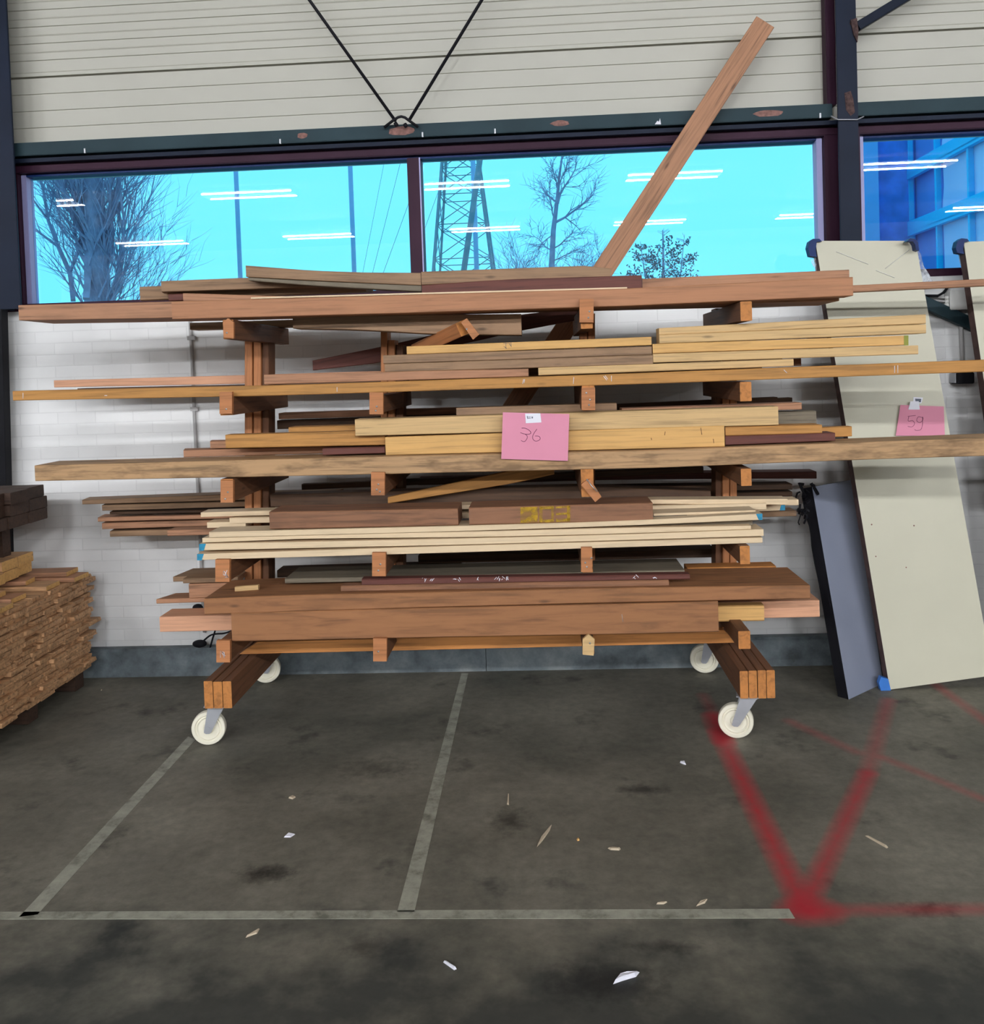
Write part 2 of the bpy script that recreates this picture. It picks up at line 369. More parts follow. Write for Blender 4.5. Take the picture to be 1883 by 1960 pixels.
def board(name, label, pts, Y, dep, mat, cat='board', group=None, end='endgrain', ch=.003, skew=0.0, Y1=None, tipped=None):
    """timber lying left to right; pts = (x, y, height) stations of its front top edge, in a plane at depth Y (to Y1)."""
    n = max(6, 2*len(pts)+2); xs = [pts[0][0]+(pts[-1][0]-pts[0][0])*i/(n-1) for i in range(n)]; st = []
    for x in xs:
        _, y, h = interp(pts, x); k = (x-xs[0])/(xs[-1]-xs[0]); yy = Y+(0 if Y1 is None else (Y1-Y)*k)
        st.append((PY(x, y, yy), h*yy/F))
    A, B = st[0][0], st[-1][0]
    mw = frame((A+B)/2+Vector((0, dep/2, -st[0][1]/2)), B-A, Vector((0, 1, 0))); inv = mw.inverted(); bm = bmesh.new(); rings = []
    for i, (p, h) in enumerate(st):
        sk = (-skew if i == 0 else (skew if i == n-1 else 0))
        rings.append([inv @ (p+Vector((sk*(b/dep if dep else 0), b, -h+z))) for b, z in octo(0, dep, 0, h, ch)])
    loft(bm, rings, 1)
    o = obj(name, bm, [mat, end], None, mw)
    return tag(o, label, cat, group)

# ------------------------------------------------------------------ the room
YW = 4.95; YK = 4.885
XL, XR, YBK, ZC = -17.0, 17.0, -14.0, 5.1
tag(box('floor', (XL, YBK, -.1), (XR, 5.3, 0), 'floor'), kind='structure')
tag(box('ceiling', (XL, YBK, ZC), (XR, 5.3, ZC+.1), 'roomwhite'), kind='structure')
tag(box('wall_left', (XL-.1, YBK, 0), (XL, 5.3, ZC), 'roomwhite'), kind='structure')
tag(box('wall_right', (XR, YBK, 0), (XR+.1, 5.3, ZC), 'roomwhite'), kind='structure')
tag(box('wall_front', (XL, YBK-.1, 0), (XR, YBK, ZC), 'roomwhite'), kind='structure')
ZS = PY(900, 549, 5.0).z                 # window sill height
ZT = PY(1500, 273, 5.0).z                # top of glass
ZG0, ZG1 = PY(25, 299, 4.87).z, PY(25, 274, 4.87).z
tag(box('wall_back', (XL, YW, 0), (XR, 5.25, ZS-.045), 'brick'), kind='structure')
# upper cladding with real grooves
bm = bmesh.new(); prof = []; z = ZG0
g = [(ZG0-.02)]; zz = ZG1+.012
zs_line = PY(25, 151, 4.98).z
k0 = -12
levels = []
for k in range(-8, 40):
    zl = zs_line+k*.0925
    if ZG1 < zl < ZC-.02: levels.append((zl, k == 0))
prof = [(4.98, ZG0-.05)]
for zl, big in levels:
    if big:
        prof += [(4.98, zl-.005), (5.0, zl-.002), (5.0, zl+.002), (4.972, zl+.004), (4.972, zl+.022), (4.984, zl+.026), (4.98, zl+.03)]
    else:
        prof += [(4.98, zl-.0025), (4.987, zl-.0005), (4.987, zl+.001), (4.98, zl+.003)]
        if zl > zs_line: prof += [(4.98, zl+.040), (4.976, zl+.045), (4.98, zl+.050)]
prof.append((4.98, ZC)); prof += [(5.25, ZC), (5.25, ZG0-.05)]
loft(bm, [[(XL, y, z) for y, z in prof], [(XR, y, z) for y, z in prof]])
tag(obj('wall_upper', bm, 'siding'), kind='structure')
# kerb along the wall foot
bm = bmesh.new(); kz = PY(160, 1245, YK).z
loft(bm, [[(x, y, z) for y, z in ((YK-.006, 0), (YK, .035), (YK, kz-.012), (YK+.012, kz), (YW+.02, kz), (YW+.02, 0))] for x in (XL, PY(930, 1260, YK).x-.0015)])
loft(bm, [[(x, y, z) for y, z in ((YK-.006, 0), (YK, .035), (YK, kz-.012), (YK+.012, kz), (YW+.02, kz), (YW+.02, 0))] for x in (PY(930, 1260, YK).x+.0015, XR)])
tag(obj('baseboard_back', bm, 'kerb'), kind='structure')
# steel rail (girt) above the windows
def girt(x0, x1, lab):
    o = box('steel_rail', (x0, 4.87, ZG0), (x1, 4.98, ZG1), 'greensteel', bevel=.003); tag(o, lab, 'steel beam', 'horizontal rails under the cladding'); return o
XC0, XC1 = PY(1603, 200, 4.80).x, PY(1642, 200, 4.80).x
gi = girt(PY(-300, 300, 4.87).x, XC0-.004, 'long dark green steel rail over the two-pane window, rust patched')
girt(XC1+.004, XR-.1, 'dark green steel rail running right of the column over the right window')
# rust patches and bolts on the rail
def zr(px): return (ZG0+ZG1)/2
for px, w, hh in ((768, .075, .05), (1472, .08, .035), (578, .03, .03), (1072, .05, .03)):
    x = PY(px, 240, 4.868).x; bm = bmesh.new(); n = 14
    top = [(x+w*math.cos(a)*(.85+.25*random.random()), 0, (ZG0+ZG1)/2+hh*.5*math.sin(a)*(.85+.3*random.random())) for a in (2*math.pi*i/n for i in range(n))]
    f = [bm.verts.new((p[0], 4.8685, p[2])) for p in top]; b = [bm.verts.new((p[0], 4.8705, p[2])) for p in top]; bm.faces.new(f)
    for i in range(n): bm.faces.new((f[i], f[(i+1) % n], b[(i+1) % n], b[i]))
    obj('rust_patch', bm, 'rust', gi)
for px in (535, 808, 947, 1340, 160, 1570):
    c = PY(px, 240, 4.865); box('rail_bolt', (c.x-.004, 4.862, ZG0-.003), (c.x+.004, 4.872, ZG0+.022), 'steel', gi)
plate_px('paint_fleck', [(1253, 238), (1258, 231), (1261, 233), (1263, 226), (1265, 238)], 4.867, .003, 'sticker', gi)

# windows --------------------------------------------------------------
def window(name, x0, x1, mulls):
    w = empty(name, ((x0+x1)/2, 5.0, ZS)); tag(w, kind='structure')
    fy0, fy1 = 4.945, 5.06; ft = ZG0-.012
    box('window_frame', (x0-.14, fy0, ZT+.015), (x1+.14, fy1, ft), 'maroonpaint', w, .004)
    box('window_frame', (x0-.14, fy0, ZS-.045), (x1+.14, fy1, ZS-.004), 'maroonpaint', w, .004)
    box('window_frame', (x0-.14, fy0+.002, ZS-.004), (x0-.03, fy1, ZT+.015), 'maroonpaint', w, .003)
    box('window_frame', (x1+.03, fy0+.002, ZS-.004), (x1+.14, fy1, ZT+.015), 'maroonpaint', w, .003)
    box('window_bead', (x0-.03, 4.985, ZS-.004), (x0, fy1, ZT+.015), 'jamb', w, .003)
    box('window_bead', (x1, 4.985, ZS-.004), (x1+.03, fy1, ZT+.015), 'jamb', w, .003)
    box('window_bead', (x0, 4.985, ZT), (x1, fy1, ZT+.015), 'bluecap', w, .002)
    edges = [x0]+[e for mm in mulls for e in mm]+[x1]
    for a, b in mulls: box('mullion', (a, 4.95, ZS-.004), (b, fy1, ZT), 'maroonpaint', w, .004)
    for a, b in mulls: box('window_bead', (b-.008, 4.949, ZS-.003), (b-.001, 4.952, ZT-.001), 'jamb', w)
    for a, b in zip(edges[::2], edges[1::2]): box('glass_pane', (a, 5.03, ZS-.004), (b, 5.036, ZT), 'glass', w)
    return w
wx0 = PY(58, 450, 5.0).x; wx1 = PY(1563, 380, 5.0).x
window('window_1', wx0, wx1, [(PY(782, 410, 4.95).x, PY(808, 410, 4.95).x)])
window('window_2', PY(1652, 350, 5.0).x, 3.95, [])
box_f = tag(box('wall_window_left', (XL, 5.0, ZS-.045), (wx0-.14, 5.25, ZG0), 'blueblack'), kind='structure')
tag(box('wall_window_middle', (wx1+.14, 5.0, ZS-.045), (PY(1652, 350, 5.0).x-.14, 5.25, ZG0), 'blueblack'), kind='structure') if PY(1652, 350, 5.0).x-.14 > wx1+.14 else None
tag(box('wall_window_right', (4.09, 5.0, ZS-.045), (XR, 5.25, ZG0), 'roomwhite'), kind='structure')
tag(box('trim_1', (PY(-300, 300, 4.9).x, 4.90, ZG0-.03), (XR-.1, 4.945, ZG0-.008), 'blueblack'), kind='structure')

# columns
def column(x0, x1, y0, name, lab, zb=0.0):
    w = empty(name, ((x0+x1)/2, y0, zb)); tag(w, lab, 'column')
    box('front_flange', (x0, y0, zb), (x1, y0+.012, ZC), 'blueblack', w, .002)
    box('web', ((x0+x1)/2-.004, y0+.012, zb), ((x0+x1)/2+.004, 4.944, ZC), 'blueblack', w)
    return w
cR = column(XC0, XC1, 4.80, 'steel_column', 'dark navy steel column between the two windows, rusty at the rail height', ZS-.04)
box('side_flange', (PY(1582, 150, 4.9).x, 4.9, ZG1+.001), (XC0+.03, 4.97, ZC), 'maroonpaint', cR, .004)
# gusset and bolt plate on the column
tube('gusset_bolt', [PY(1632, 45, 4.795), PY(1632, 45, 4.80)], .016, 'rustdark', cR)
plate_px('gusset', [(1628, 38), (1640, 34), (1643, 60), (1641, 80), (1634, 66)], 4.79, .012, 'rustdark', cR)
plate_px('rust_patch', [(1616, 178), (1628, 174), (1633, 190), (1636, 215), (1628, 222), (1619, 210)], 4.7985, .002, 'rustdark', cR)
tube('wire_loop', [PY(1590, 222, 4.80), PY(1604, 229, 4.79), PY(1640, 229, 4.79), PY(1653, 223, 4.80)], .003, 'steel', cR, 6)
cL = column(PY(-60, 130, 4.82).x, PY(18, 130, 4.82).x, 4.82, 'steel_column', 'dark steel column at the left edge of the photo', ZS-.04)
tag(bar('corner_post', PY(-8, 585, 4.85), PY(-8, 950, 4.85)+Vector((0, 0, -1.1)), .10, .06, 'black', up=(0, 1, 0)), 'black post at the left edge, below the window sill level', 'post')

# V bracing rods
vr = empty('brace_rods', PY(768, 238, 4.85)); tag(vr, 'pair of thin black rods forming a V above the window', 'brace')
for a, b in (((592, 0), (757, 232)), ((922, 0), (782, 232))):
    A, B = PY(*a, 4.84), PY(*b, 4.84); d = (A-B).normalized(); top = B+d*((ZC-B.z)/d.z)
    tube('rod', [top, B], .0085, 'rodsteel', vr, 8)
tube('hook', [PY(735, 244, 4.84), PY(753, 230, 4.835), PY(762, 224.5, 4.835), (PY(768, 223, 4.835)), PY(775, 225, 4.835), PY(783, 231, 4.835), PY(800, 243, 4.84)], .0075, 'rodsteel', vr, 8)
for p in ((758, 238), (776, 240)): tube('nut', [PY(p[0]-2, p[1]-3, 4.838), PY(p[0]+2, p[1]+3, 4.838)], .011, 'rodsteel', vr, 6)
A, B = PY(1640, 52, 4.83), PY(1732, -4, 4.83); d = (B-A).normalized(); B2 = A+d*((ZC-A.z)/d.z)
tag(bar('diagonal_brace', A, B2, .045, .045, 'blueblack', up=(0, 1, 0)), 'dark square brace rising to the right from the column top', 'brace')
A, B = PY(1760, 576, 4.915), PY(1900, 640, 4.915)
tag(bar('diagonal_brace', A, B+(B-A)*1.2, .05, .062, 'greensteel', up=(0, 0, 1)), 'black sloping steel brace behind the white panels, under the cable box', 'brace')

# ceiling tubes --------------------------------------------------------
fx = None
def fixture(x, y):
    w = empty('tube_light', (x, y, TUBE_Z+.09)); box('housing', (x-.80, y-.25, TUBE_Z+.03), (x+.80, y+.25, TUBE_Z+.10), 'plastic_white', w, .004)
    for s in (-1, 1): tube('lamp_tube', [(x-.77, y+s*.22, TUBE_Z), (x+.77, y+s*.22, TUBE_Z)], .0115, 'tube', w, 8)
    for s in (-1, 1): box('tube_holder', (x+s*.785-.012, y-.24, TUBE_Z-.02), (x+s*.785+.012, y+.24, TUBE_Z+.03), 'plastic_white', w)
    tube('hanger', [(x, y, TUBE_Z+.1), (x, y, ZC)], .008, 'steel', w, 6)
    return w
CENTRES = ([71, 480, 889, 1290, 1731], [-25, 291, 609, 927, 1241, 1555, 1885])
for ri, yy in enumerate(ROWS):
    xs = [PY(c, 400, 2*5.033-yy).x for c in CENTRES[ri]]
    xs = [xs[0]-7.3, xs[0]-3.65]+xs+[xs[-1]+3.65, xs[-1]+7.3]
    for k, xx in enumerate(x for x in xs if abs(x) < 15.5):
        w = fixture(xx, yy)
        tag(w, 'twin tube ceiling light in the %s row of the hall, number %d from the left' % (('nearer', 'farther')[ri], k+1), 'ceiling light', 'tube lights hung from the ceiling')

# floor markings -------------------------------------------------------
def tape(name, lab, quad):
    P = [PZ(x, y, 0) for x, y in quad]; c = sum(P, Vector())/4; bm = bmesh.new()
    lo = [bm.verts.new(p-c) for p in P]; hi = [bm.verts.new(p-c+Vector((0, 0, .0012))) for p in P]
    bm.faces.new(hi)
    for i in range(4): bm.faces.new((lo[i], lo[(i+1) % 4], hi[(i+1) % 4], hi[i]))
    tag(obj(name, bm, 'tape', None, Matrix.Translation(c)), lab, 'floor tape')
tape('floor_tape', 'long grey floor tape running straight across the front', [(-60, 1746), (1510, 1740), (1521, 1758), (-60, 1760)])
tape('floor_tape', 'grey floor tape slanting from the left caster to the front', [(360, 1410), (374, 1416), (72, 1751), (36, 1756)])
tape('floor_tape', 'middle grey floor tape running from the kerb to the front', [(883, 1289), (896, 1289), (793, 1746), (760, 1746)])
def debris(name, lab, cat, pts, h, mat):
    P = [PZ(x, y, 0) for x, y in pts]; c = sum(P, Vector())/len(P); bm = bmesh.new(); n = len(P)
    lo = [bm.verts.new(p-c) for p in P]; hi = [bm.verts.new((p-c)*.8+Vector((0, 0, h*(.6+.8*random.random())))) for p in P]
    bm.faces.new(hi); bm.faces.new(list(reversed(lo)))
    for i in range(n): bm.faces.new((lo[i], lo[(i+1) % n], hi[(i+1) % n], hi[i]))
    tag(obj(name, bm, mat, None, Matrix.Translation(c)), lab, cat)
debris('plastic_scrap', 'white crumpled plastic scrap on the floor in the foreground', 'litter', [(1173, 1884), (1185, 1870), (1200, 1866), (1224, 1861), (1217, 1870), (1203, 1874), (1190, 1878)], .01, 'sticker')
debris('bolt_scrap', 'small pale stick lying on the floor below the middle tape', 'litter', [(848, 1842), (853, 1841), (874, 1855), (869, 1857)], .006, 'sticker')
debris('wood_splinter', 'long pale wood splinter right of the middle tape', 'splinter', [(1027, 1622), (1035, 1603), (1056, 1578), (1052, 1590), (1038, 1610)], .006, 'chip')
debris('wood_splinter', 'thin upright-looking splinter on the floor under the rack centre', 'splinter', [(970, 1540), (972, 1519), (974, 1519), (974, 1541)], .004, 'chip')
debris('wood_splinter', 'short splinter lying just above the front tape', 'splinter', [(1332, 1735), (1340, 1726), (1354, 1721), (1349, 1729)], .005, 'chip')
debris('wood_splinter', 'pale splinter just left of another one above the front tape', 'splinter', [(1256, 1731), (1265, 1727), (1277, 1727), (1270, 1731)], .005, 'chip')
debris('wood_chip', 'small bent wood chip below the rack on the dark floor', 'chip', [(1163, 1624), (1172, 1622), (1188, 1625), (1185, 1628), (1168, 1627)], .005, 'chip')
debris('wood_chip', 'tan wood chip right of the left floor tape', 'chip', [(552, 1528), (560, 1523), (566, 1526), (560, 1530)], .006, 'chip')
debris('paper_scrap', 'bluish paper scrap left of the middle tape', 'litter', [(543, 1603), (552, 1596), (565, 1597), (556, 1603)], .005, 'sticker')
debris('paper_scrap', 'tiny white curl of paper right of the rack middle', 'litter', [(1301, 1460), (1310, 1458), (1313, 1464), (1308, 1463)], .006, 'sticker')
debris('wood_chip', 'tiny orange wood chip near the long splinter', 'chip', [(1103, 1607), (1107, 1605), (1109, 1609), (1105, 1610)], .005, 'yellow')
debris('wood_splinter', 'pale splinter under the front tape on the left half', 'splinter', [(470, 1795), (484, 1786), (497, 1778), (492, 1787)], .005, 'chip')
debris('wood_splinter', 'thin yellowish splinter between the red sprayed lines', 'splinter', [(1655, 1600), (1658, 1599), (1700, 1622), (1697, 1624)], .004, 'chip')

# ------------------------------------------------------------------ rack
YF, YP, YB = 3.88, 4.42, 4.75
rk = empty('timber_rack', (-.35, 4.3, 0)); tag(rk, 'wheeled timber storage rack with cantilever arms and four white casters', 'rack')
def beam(x0, x1, yt, yb, n, lab):
    for i in range(n):
        a = x0+(x1-x0)*i/n; b = x0+(x1-x0)*(i+1)/n
        p0 = PY(a, (yt+yb)/2, YF); p1 = PY(b, (yt+yb)/2, YF); zt, zb = PY((x0+x1)/2, yt, YF).z-random.uniform(0, .004), PY((x0+x1)/2, yb, YF).z
        o = bar('base_plank', ((p0.x+p1.x)/2, YF+random.uniform(0, .008), (zt+zb)/2), ((p0.x+p1.x)/2, 4.88, (zt+zb)/2), (p1.x-p0.x)-.003, zt-zb, ['rackdark', 'endgrain'], rk, ch=.0025)
    return
beam(389, 443, 1304, 1357, 3, 'left'); beam(1415.5, 1484, 1283, 1337, 4, 'right')
# rails on the base beams
def rail(x0, x1, yt0, yt1, Y, hpx, dep=.045):
    bm = bmesh.new(); A, B = PY(x0, yt0, Y), PY(x1, yt1, Y); hh = hpx*Y/F
    P = [A+Vector((0, 0, 0)), B, PY(x1+24, yt1+hpx+2, Y), PY(x0-34, yt0+hpx+1, Y)]; c = (A+B)/2; mw = frame(c, B-A, Vector((0, 1, 0))); iv = mw.inverted()
    f = [bm.verts.new(iv @ p) for p in P]; b = [bm.verts.new(iv @ (p+Vector((0, dep, 0)))) for p in P]
    bm.faces.new(f); bm.faces.new(list(reversed(b)))
    for i in range(4): bm.faces.new((f[i], f[(i+1) % 4], b[(i+1) % 4], b[i]))
    return obj('rail', bm, 'orange', rk, mw)
rl = rail(492, 1385, 1229, 1206, 4.15, 22)
ra, rb = PY(480, 1240, 4.6), PY(1390, 1215, 4.6)
bar('rail', (ra.x, 4.62, .375), (rb.x, 4.62, .345), .045, .06, ['rack', 'endgrain'], rk)
# arms: (x0, x1, ytop, yend) of the front end; block = (x0,x1,y0,y1) or None
def screw(px, py, Y, par): 
    p = PY(px, py, Y); tube('screw', [p+Vector((0, -.0015, 0)), p+Vector((0, .002, 0))], .0042, 'screw', par, 8)
def arm(x0, x1, yt, yb, yend=YB, blk=None, scr=(), yf=YF, m='rackdark', em='endgrain'):
    p0, p1 = PY(x0, (yt+yb)/2, yf), PY(x1, (yt+yb)/2, yf); xc = (p0.x+p1.x)/2; zt, zb = PY((x0+x1)/2, yt, yf).z, PY((x0+x1)/2, yb, yf).z; zc = (zt+zb)/2
    o = bar('arm', (xc, yf, zc), (xc, yend, zc), p1.x-p0.x, zt-zb, [m, em], rk, ch=.002)
    if blk:
        q = [(blk[0], blk[2]), (blk[1], blk[2]), (blk[1], blk[3]), (blk[0], blk[3])]
        b = plate_px('end_block', q, yf-.022, .0215, 'rack', rk)
        for s in scr: screw(s[0], s[1], yf-.0225, b)
    return o
arm(427, 447, 612, 649, scr=()) ; 
bmk = plate_px('end_block', [(427, 617), (436, 609), (447, 617), (447, 648), (428, 646)], YF-.018, .0175, 'rack', rk); screw(434, 637, YF-.0185, bmk)
arm(421, 445, 758, 795, blk=(420, 444, 750, 792), scr=((433, 783),))
arm(423, 447, 917, 960, blk=(422, 446, 920, 962), scr=((436, 942), (431, 955)))
arm(413, 440, 1074, 1112, blk=(412, 439, 1071, 1114), scr=())
arm(414, 440, 1231, 1266, blk=(414, 440, 1226, 1268), scr=())
arm(709, 733, 757, 790, blk=(707, 733, 751, 793), scr=((721, 778), (719, 786)))
arm(711, 736, 911, 948, blk=(710, 736, 904, 948), scr=((724, 927), (721, 937), (727, 941)))
arm(714, 738, 1060, 1102, blk=(712, 738, 1058, 1103), scr=((728, 1080), (724, 1092)))
arm(715, 740, 1224, 1264, blk=(714, 740, 1222, 1266), scr=((724, 1247),))
arm(1111, 1134, 588, 629, blk=(1109, 1136, 572, 617), scr=((1128, 596), (1126, 608)))
arm(1114, 1138, 738, 786, blk=(1113, 1139, 742, 785), scr=((1122, 752), (1129, 765), (1127, 775)))
arm(1112, 1136, 898, 951, scr=(), m='rackdark')
bb = plate_px('end_block', [(1118, 922), (1129, 917), (1151, 951), (1139, 961), (1112, 928)], YF-.02, .0195, 'rack', rk); screw(1124, 919, YF-.021, bb)
tube('bent_nail', [PY(1123, 917, YF-.02), PY(1132, 930, YF-.035), PY(1143, 941, YF-.03)], .0022, 'screw', rk, 6)
arm(1114, 1134, 1050, 1096, blk=(1112, 1133, 1048, 1095), scr=((1120, 1077), (1123, 1085), (1132, 1068)))
arm(1116, 1137, 1226, 1252)
bb = plate_px('end_block', [(1115, 1224), (1126, 1214), (1138, 1224), (1136, 1255), (1115, 1253)], YF-.018, .0175, 'pine', rk); screw(1129, 1231, YF-.019, bb)
for x0, x1, y0, y1 in ((1417, 1439, 577, 614), (1416, 1438, 731, 768), (1418, 1438, 897, 930), (1416, 1435, 1045, 1080), (1413, 1436, 1208, 1242)):
    arm(x0, x1, y0, y1, m='rackdark')
# broken arm, hanging askew at the top level
o = bar('broken_arm', PY(886, 628, 3.92), PY(800, 668, 4.30), .05, .062, ['rack', 'endgrain'], rk, up=(-.45, 0, 1))
bb = plate_px('end_block', [(882, 617), (893, 609), (917, 640), (905, 650)], 3.885, .02, 'rack', rk); screw(893, 630, 3.884, bb)
# posts
def post(x0, x1, yt, yb, Y=YP, m='rack'):
    cx = (x0+x1)/2; A, B = PY(cx, yb, Y), PY(cx, yt, Y); dx = (B.x-A.x)/(B.z-A.z)
    w = (x1-x0)*Y/F
    zb = .342 if yb > 1080 else A.z
    A = Vector((A.x-dx*(A.z-zb), Y+.055, zb)); B = Vector((B.x, Y+.055, B.z))
    bar('post', A, B, .11, w-.002, [m, 'endgrain'], rk, up=(1, 0, 0))
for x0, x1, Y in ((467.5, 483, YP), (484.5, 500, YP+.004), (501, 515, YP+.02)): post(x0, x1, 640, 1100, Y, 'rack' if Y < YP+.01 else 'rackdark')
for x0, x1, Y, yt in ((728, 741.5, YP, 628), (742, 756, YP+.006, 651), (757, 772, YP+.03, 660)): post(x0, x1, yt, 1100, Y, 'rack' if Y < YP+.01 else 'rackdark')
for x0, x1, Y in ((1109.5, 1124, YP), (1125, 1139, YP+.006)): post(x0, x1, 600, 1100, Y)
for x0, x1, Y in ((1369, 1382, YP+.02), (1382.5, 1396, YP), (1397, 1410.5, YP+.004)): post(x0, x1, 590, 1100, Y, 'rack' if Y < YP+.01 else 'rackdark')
# white paint smears on two left blocks
for cx, cy in ((431, 1098), (426, 1252)):
    pts = [PY(cx+random.uniform(-6, 6), cy+random.uniform(-8, 8), YF-.0225) for _ in range(9)]
    tube('paint_smear', pts, .0014, 'sticker', rk, 5)
# casters
def caster(cx, cy, Yc, topx, zt, yaw, trail):
    ct = PY(cx, cy, Yc); R = .0745; c = Vector((ct.x, Yc, R+.001))
    w = empty('caster', c); w.parent = rk; w.location = c-rk.location; WMS[w.name] = Matrix.Translation(c)
    rot = Matrix.Rotation(yaw, 4, 'Z')
    # wheel: lathe around local Y
    prof = [(.012, -.020), (.020, -.020), (.024, -.013), (.044, -.011), (.050, -.016), (.055, -.012), (.060, -.018), (R-.003, -.018), (R, -.013), (R, .013), (R-.003, .018), (.060, .018), (.055, .012), (.044, .011), (.024, .013), (.020, .020), (.012, .020)]
    bm = bmesh.new(); n = 40; rings = []
    for i in range(n):
        a = 2*math.pi*i/n; rings.append([bm.verts.new((r*math.cos(a), y, r*math.sin(a))) for r, y in prof])
    for i in range(n):
        a, b = rings[i], rings[(i+1) % n]
        for j in range(len(prof)-1): bm.faces.new((a[j], a[j+1], b[j+1], b[j]))
    def sub(name, bm, mat, sm=False):
        mw = Matrix.Translation(c) @ rot
        o = obj(name, bm, mat, None, mw, sm); o.parent = w; o.matrix_basis = Matrix.Translation(-c) @ mw; return o
    sub('wheel', bm, 'wheel')
    bm = bmesh.new(); add_tube(bm, [(0, -.032, 0), (0, .032, 0)], .013, 16); sub('axle', bm, 'steel')
    tx = trail; ztl = zt-c.z
    bm = bmesh.new()
    for s in (-1, 1):
        pr = [(-.017, -.012), (-.008, -.019), (.008, -.019), (.017, -.010), (tx+.040, ztl-.012), (tx+.040, ztl-.004), (tx-.032, ztl-.004), (tx-.032, ztl-.02)]
        if tx < 0: pr = [(-x, z) for x, z in [(-.017, -.012), (-.008, -.019), (.008, -.019), (.017, -.010), (-tx+.040, ztl-.012), (-tx+.040, ztl-.004), (-tx-.032, ztl-.004), (-tx-.032, ztl-.02)]]
        y0, y1 = (s*.027, s*.030)
        f = [bm.verts.new((x, y0, z)) for x, z in pr]; b = [bm.verts.new((x, y1, z)) for x, z in pr]; bm.faces.new(f); bm.faces.new(list(reversed(b)))
        for i in range(len(pr)): bm.faces.new((f[i], f[(i+1) % len(pr)], b[(i+1) % len(pr)], b[i]))
    add_box(bm, (tx-.035, -.035, ztl-.012), (tx+.042, .035, ztl-.006)); sub('fork', bm, 'steel')
    bm = bmesh.new(); add_box(bm, (tx-.045, -.045, ztl-.005), (tx+.048, .045, ztl-.0005)); sub('mounting_plate', bm, 'steel')
zlb = PY(416, 1357, YF).z; zrb = PY(1450, 1337, YF).z
caster(400, 1391, 3.955, 0, zlb, .14, .035)
caster(1408, 1378, 3.955, 0, zrb, -.22, .05)
caster(510, 1280, 4.76, 0, zlb, .2, .01)
caster(1348, 1262, 4.80, 0, zrb, -.2, .035)

# ------------------------------------------------------------------ timber on the rack
b_ = board
GT = 'boards on the top level of the rack'; G4 = 'boards on the fourth level of the rack'; G3 = 'boards on the third level of the rack'; G2 = 'boards on the second level of the rack'; G1 = 'beams on the lowest level of the rack'
# top level
b_('timber_beam', 'long reddish planed beam along the front of the top level', [(328, 577, 34.5), (760, 565, 34.5), (1200, 552, 33), (1632, 530, 35)], 3.90, .12, 'pink', 'beam', GT, end='redbrown')
b_('timber_beam', 'tan beam sticking out farthest left at the top level', [(35, 584, 30), (330, 577, 32), (1200, 554, 31), (1605, 537, 38)], 4.03, .30, 'tan', 'beam', GT, end='rackdark')
b_('timber_strip', 'thin bright white strip on top of the long reddish beam', [(480, 569, 3), (1200, 549.5, 3)], 3.92, .04, 'white', 'strip', GT, ch=.0005)
b_('timber_wedge', 'short tan board tapering behind the left part of the reddish beam', [(350, 561, 16), (640, 570, 7)], 4.05, .06, 'tan', 'board', GT)
b_('timber_block', 'small dark maroon block at the left behind the reddish beam', [(322, 563, 13), (352, 562, 13)], 4.13, .05, 'maroon', 'board', GT, end='maroon')
b_('timber_board', 'grey-brown board with chamfered left end, lower of the left pair before the window', [(267, 549, 26), (330, 546, 26), (700, 536, 22)], 4.20, .07, 'greybrown', 'board', GT, skew=.02, end='greybrown')
b_('timber_board', 'grey-brown board just above the chamfered one in front of the window', [(308, 538, 21), (470, 531.5, 22), (815, 522, 20)], 4.11, .08, 'greybrown', 'board', GT, skew=.02, end='greybrown')
b_('timber_plank', 'topmost brown plank sagging to the right from its high left end', [(470, 508, 22), (600, 518, 19), (700, 521.5, 20), (805, 522, 24)], 4.02, .08, 'greybrown', 'plank', GT, end='greybrown')
b_('timber_plank', 'grey plank under the topmost sagging brown plank', [(476, 531, 6), (600, 538, 9), (806, 546, 12)], 4.03, .07, 'grey', 'plank', GT, end='grey')
b_('timber_plank', 'brown plank at the very top, right of the mullion, behind the leaning plank foot', [(806, 520, 25), (1135, 508, 22), (1170, 514, 16)], 4.02, .08, 'greybrown', 'plank', GT, end='greybrown')
b_('timber_plank', 'dark maroon plank lying below the topmost brown plank', [(807, 546, 20), (959, 535, 26), (1228, 526.5, 25)], 3.98, .045, 'maroon', 'plank', GT, end='maroon')
b_('timber_board', 'light tan board on top at the right, behind the reddish beam', [(1229, 533.5, 18), (1625, 516, 17)], 4.04, .08, 'tan', 'board', GT, end='tan')
b_('timber_batten', 'long thin batten reaching past the right edge at the top level', [(1250, 564, 13), (1632, 546, 13), (2000, 528, 13)], 4.35, .05, 'tan', 'batten', GT, end='tan')
b_('timber_board', 'brown board end peeking out left under the top beams', [(363, 618, 13.5), (650, 609, 13.5)], 4.60, .12, 'greybrown', 'board', GT)
b_('timber_board', 'twisted brown board sagging under the top level at the rack centre', [(560, 607, 22), (680, 604, 27), (839, 602, 38), (997, 601, 40)], 4.06, .14, 'greybrown', 'board', GT, end='dark')
b_('timber_board', 'dark maroon board sloping up to the right behind the second post', [(598, 690, 19), (728, 664, 30), (998, 602, 30), (1115, 588, 22)], 4.57, .04, 'maroon', 'board', GT, end='maroon')
# leaning plank
def leaning():
    T, B = PY(1462, 46, 4.835), PY(962, 812, 4.79); d = (B-T)
    o = bar('leaning_plank', T, B, .06, .108, ['tan', 'honey'], up=Vector((0, 1, 0)).cross(d).normalized(), ch=.003)
    return tag(o, 'long bare plank leaning up to the right past the window', 'plank')
leaning()
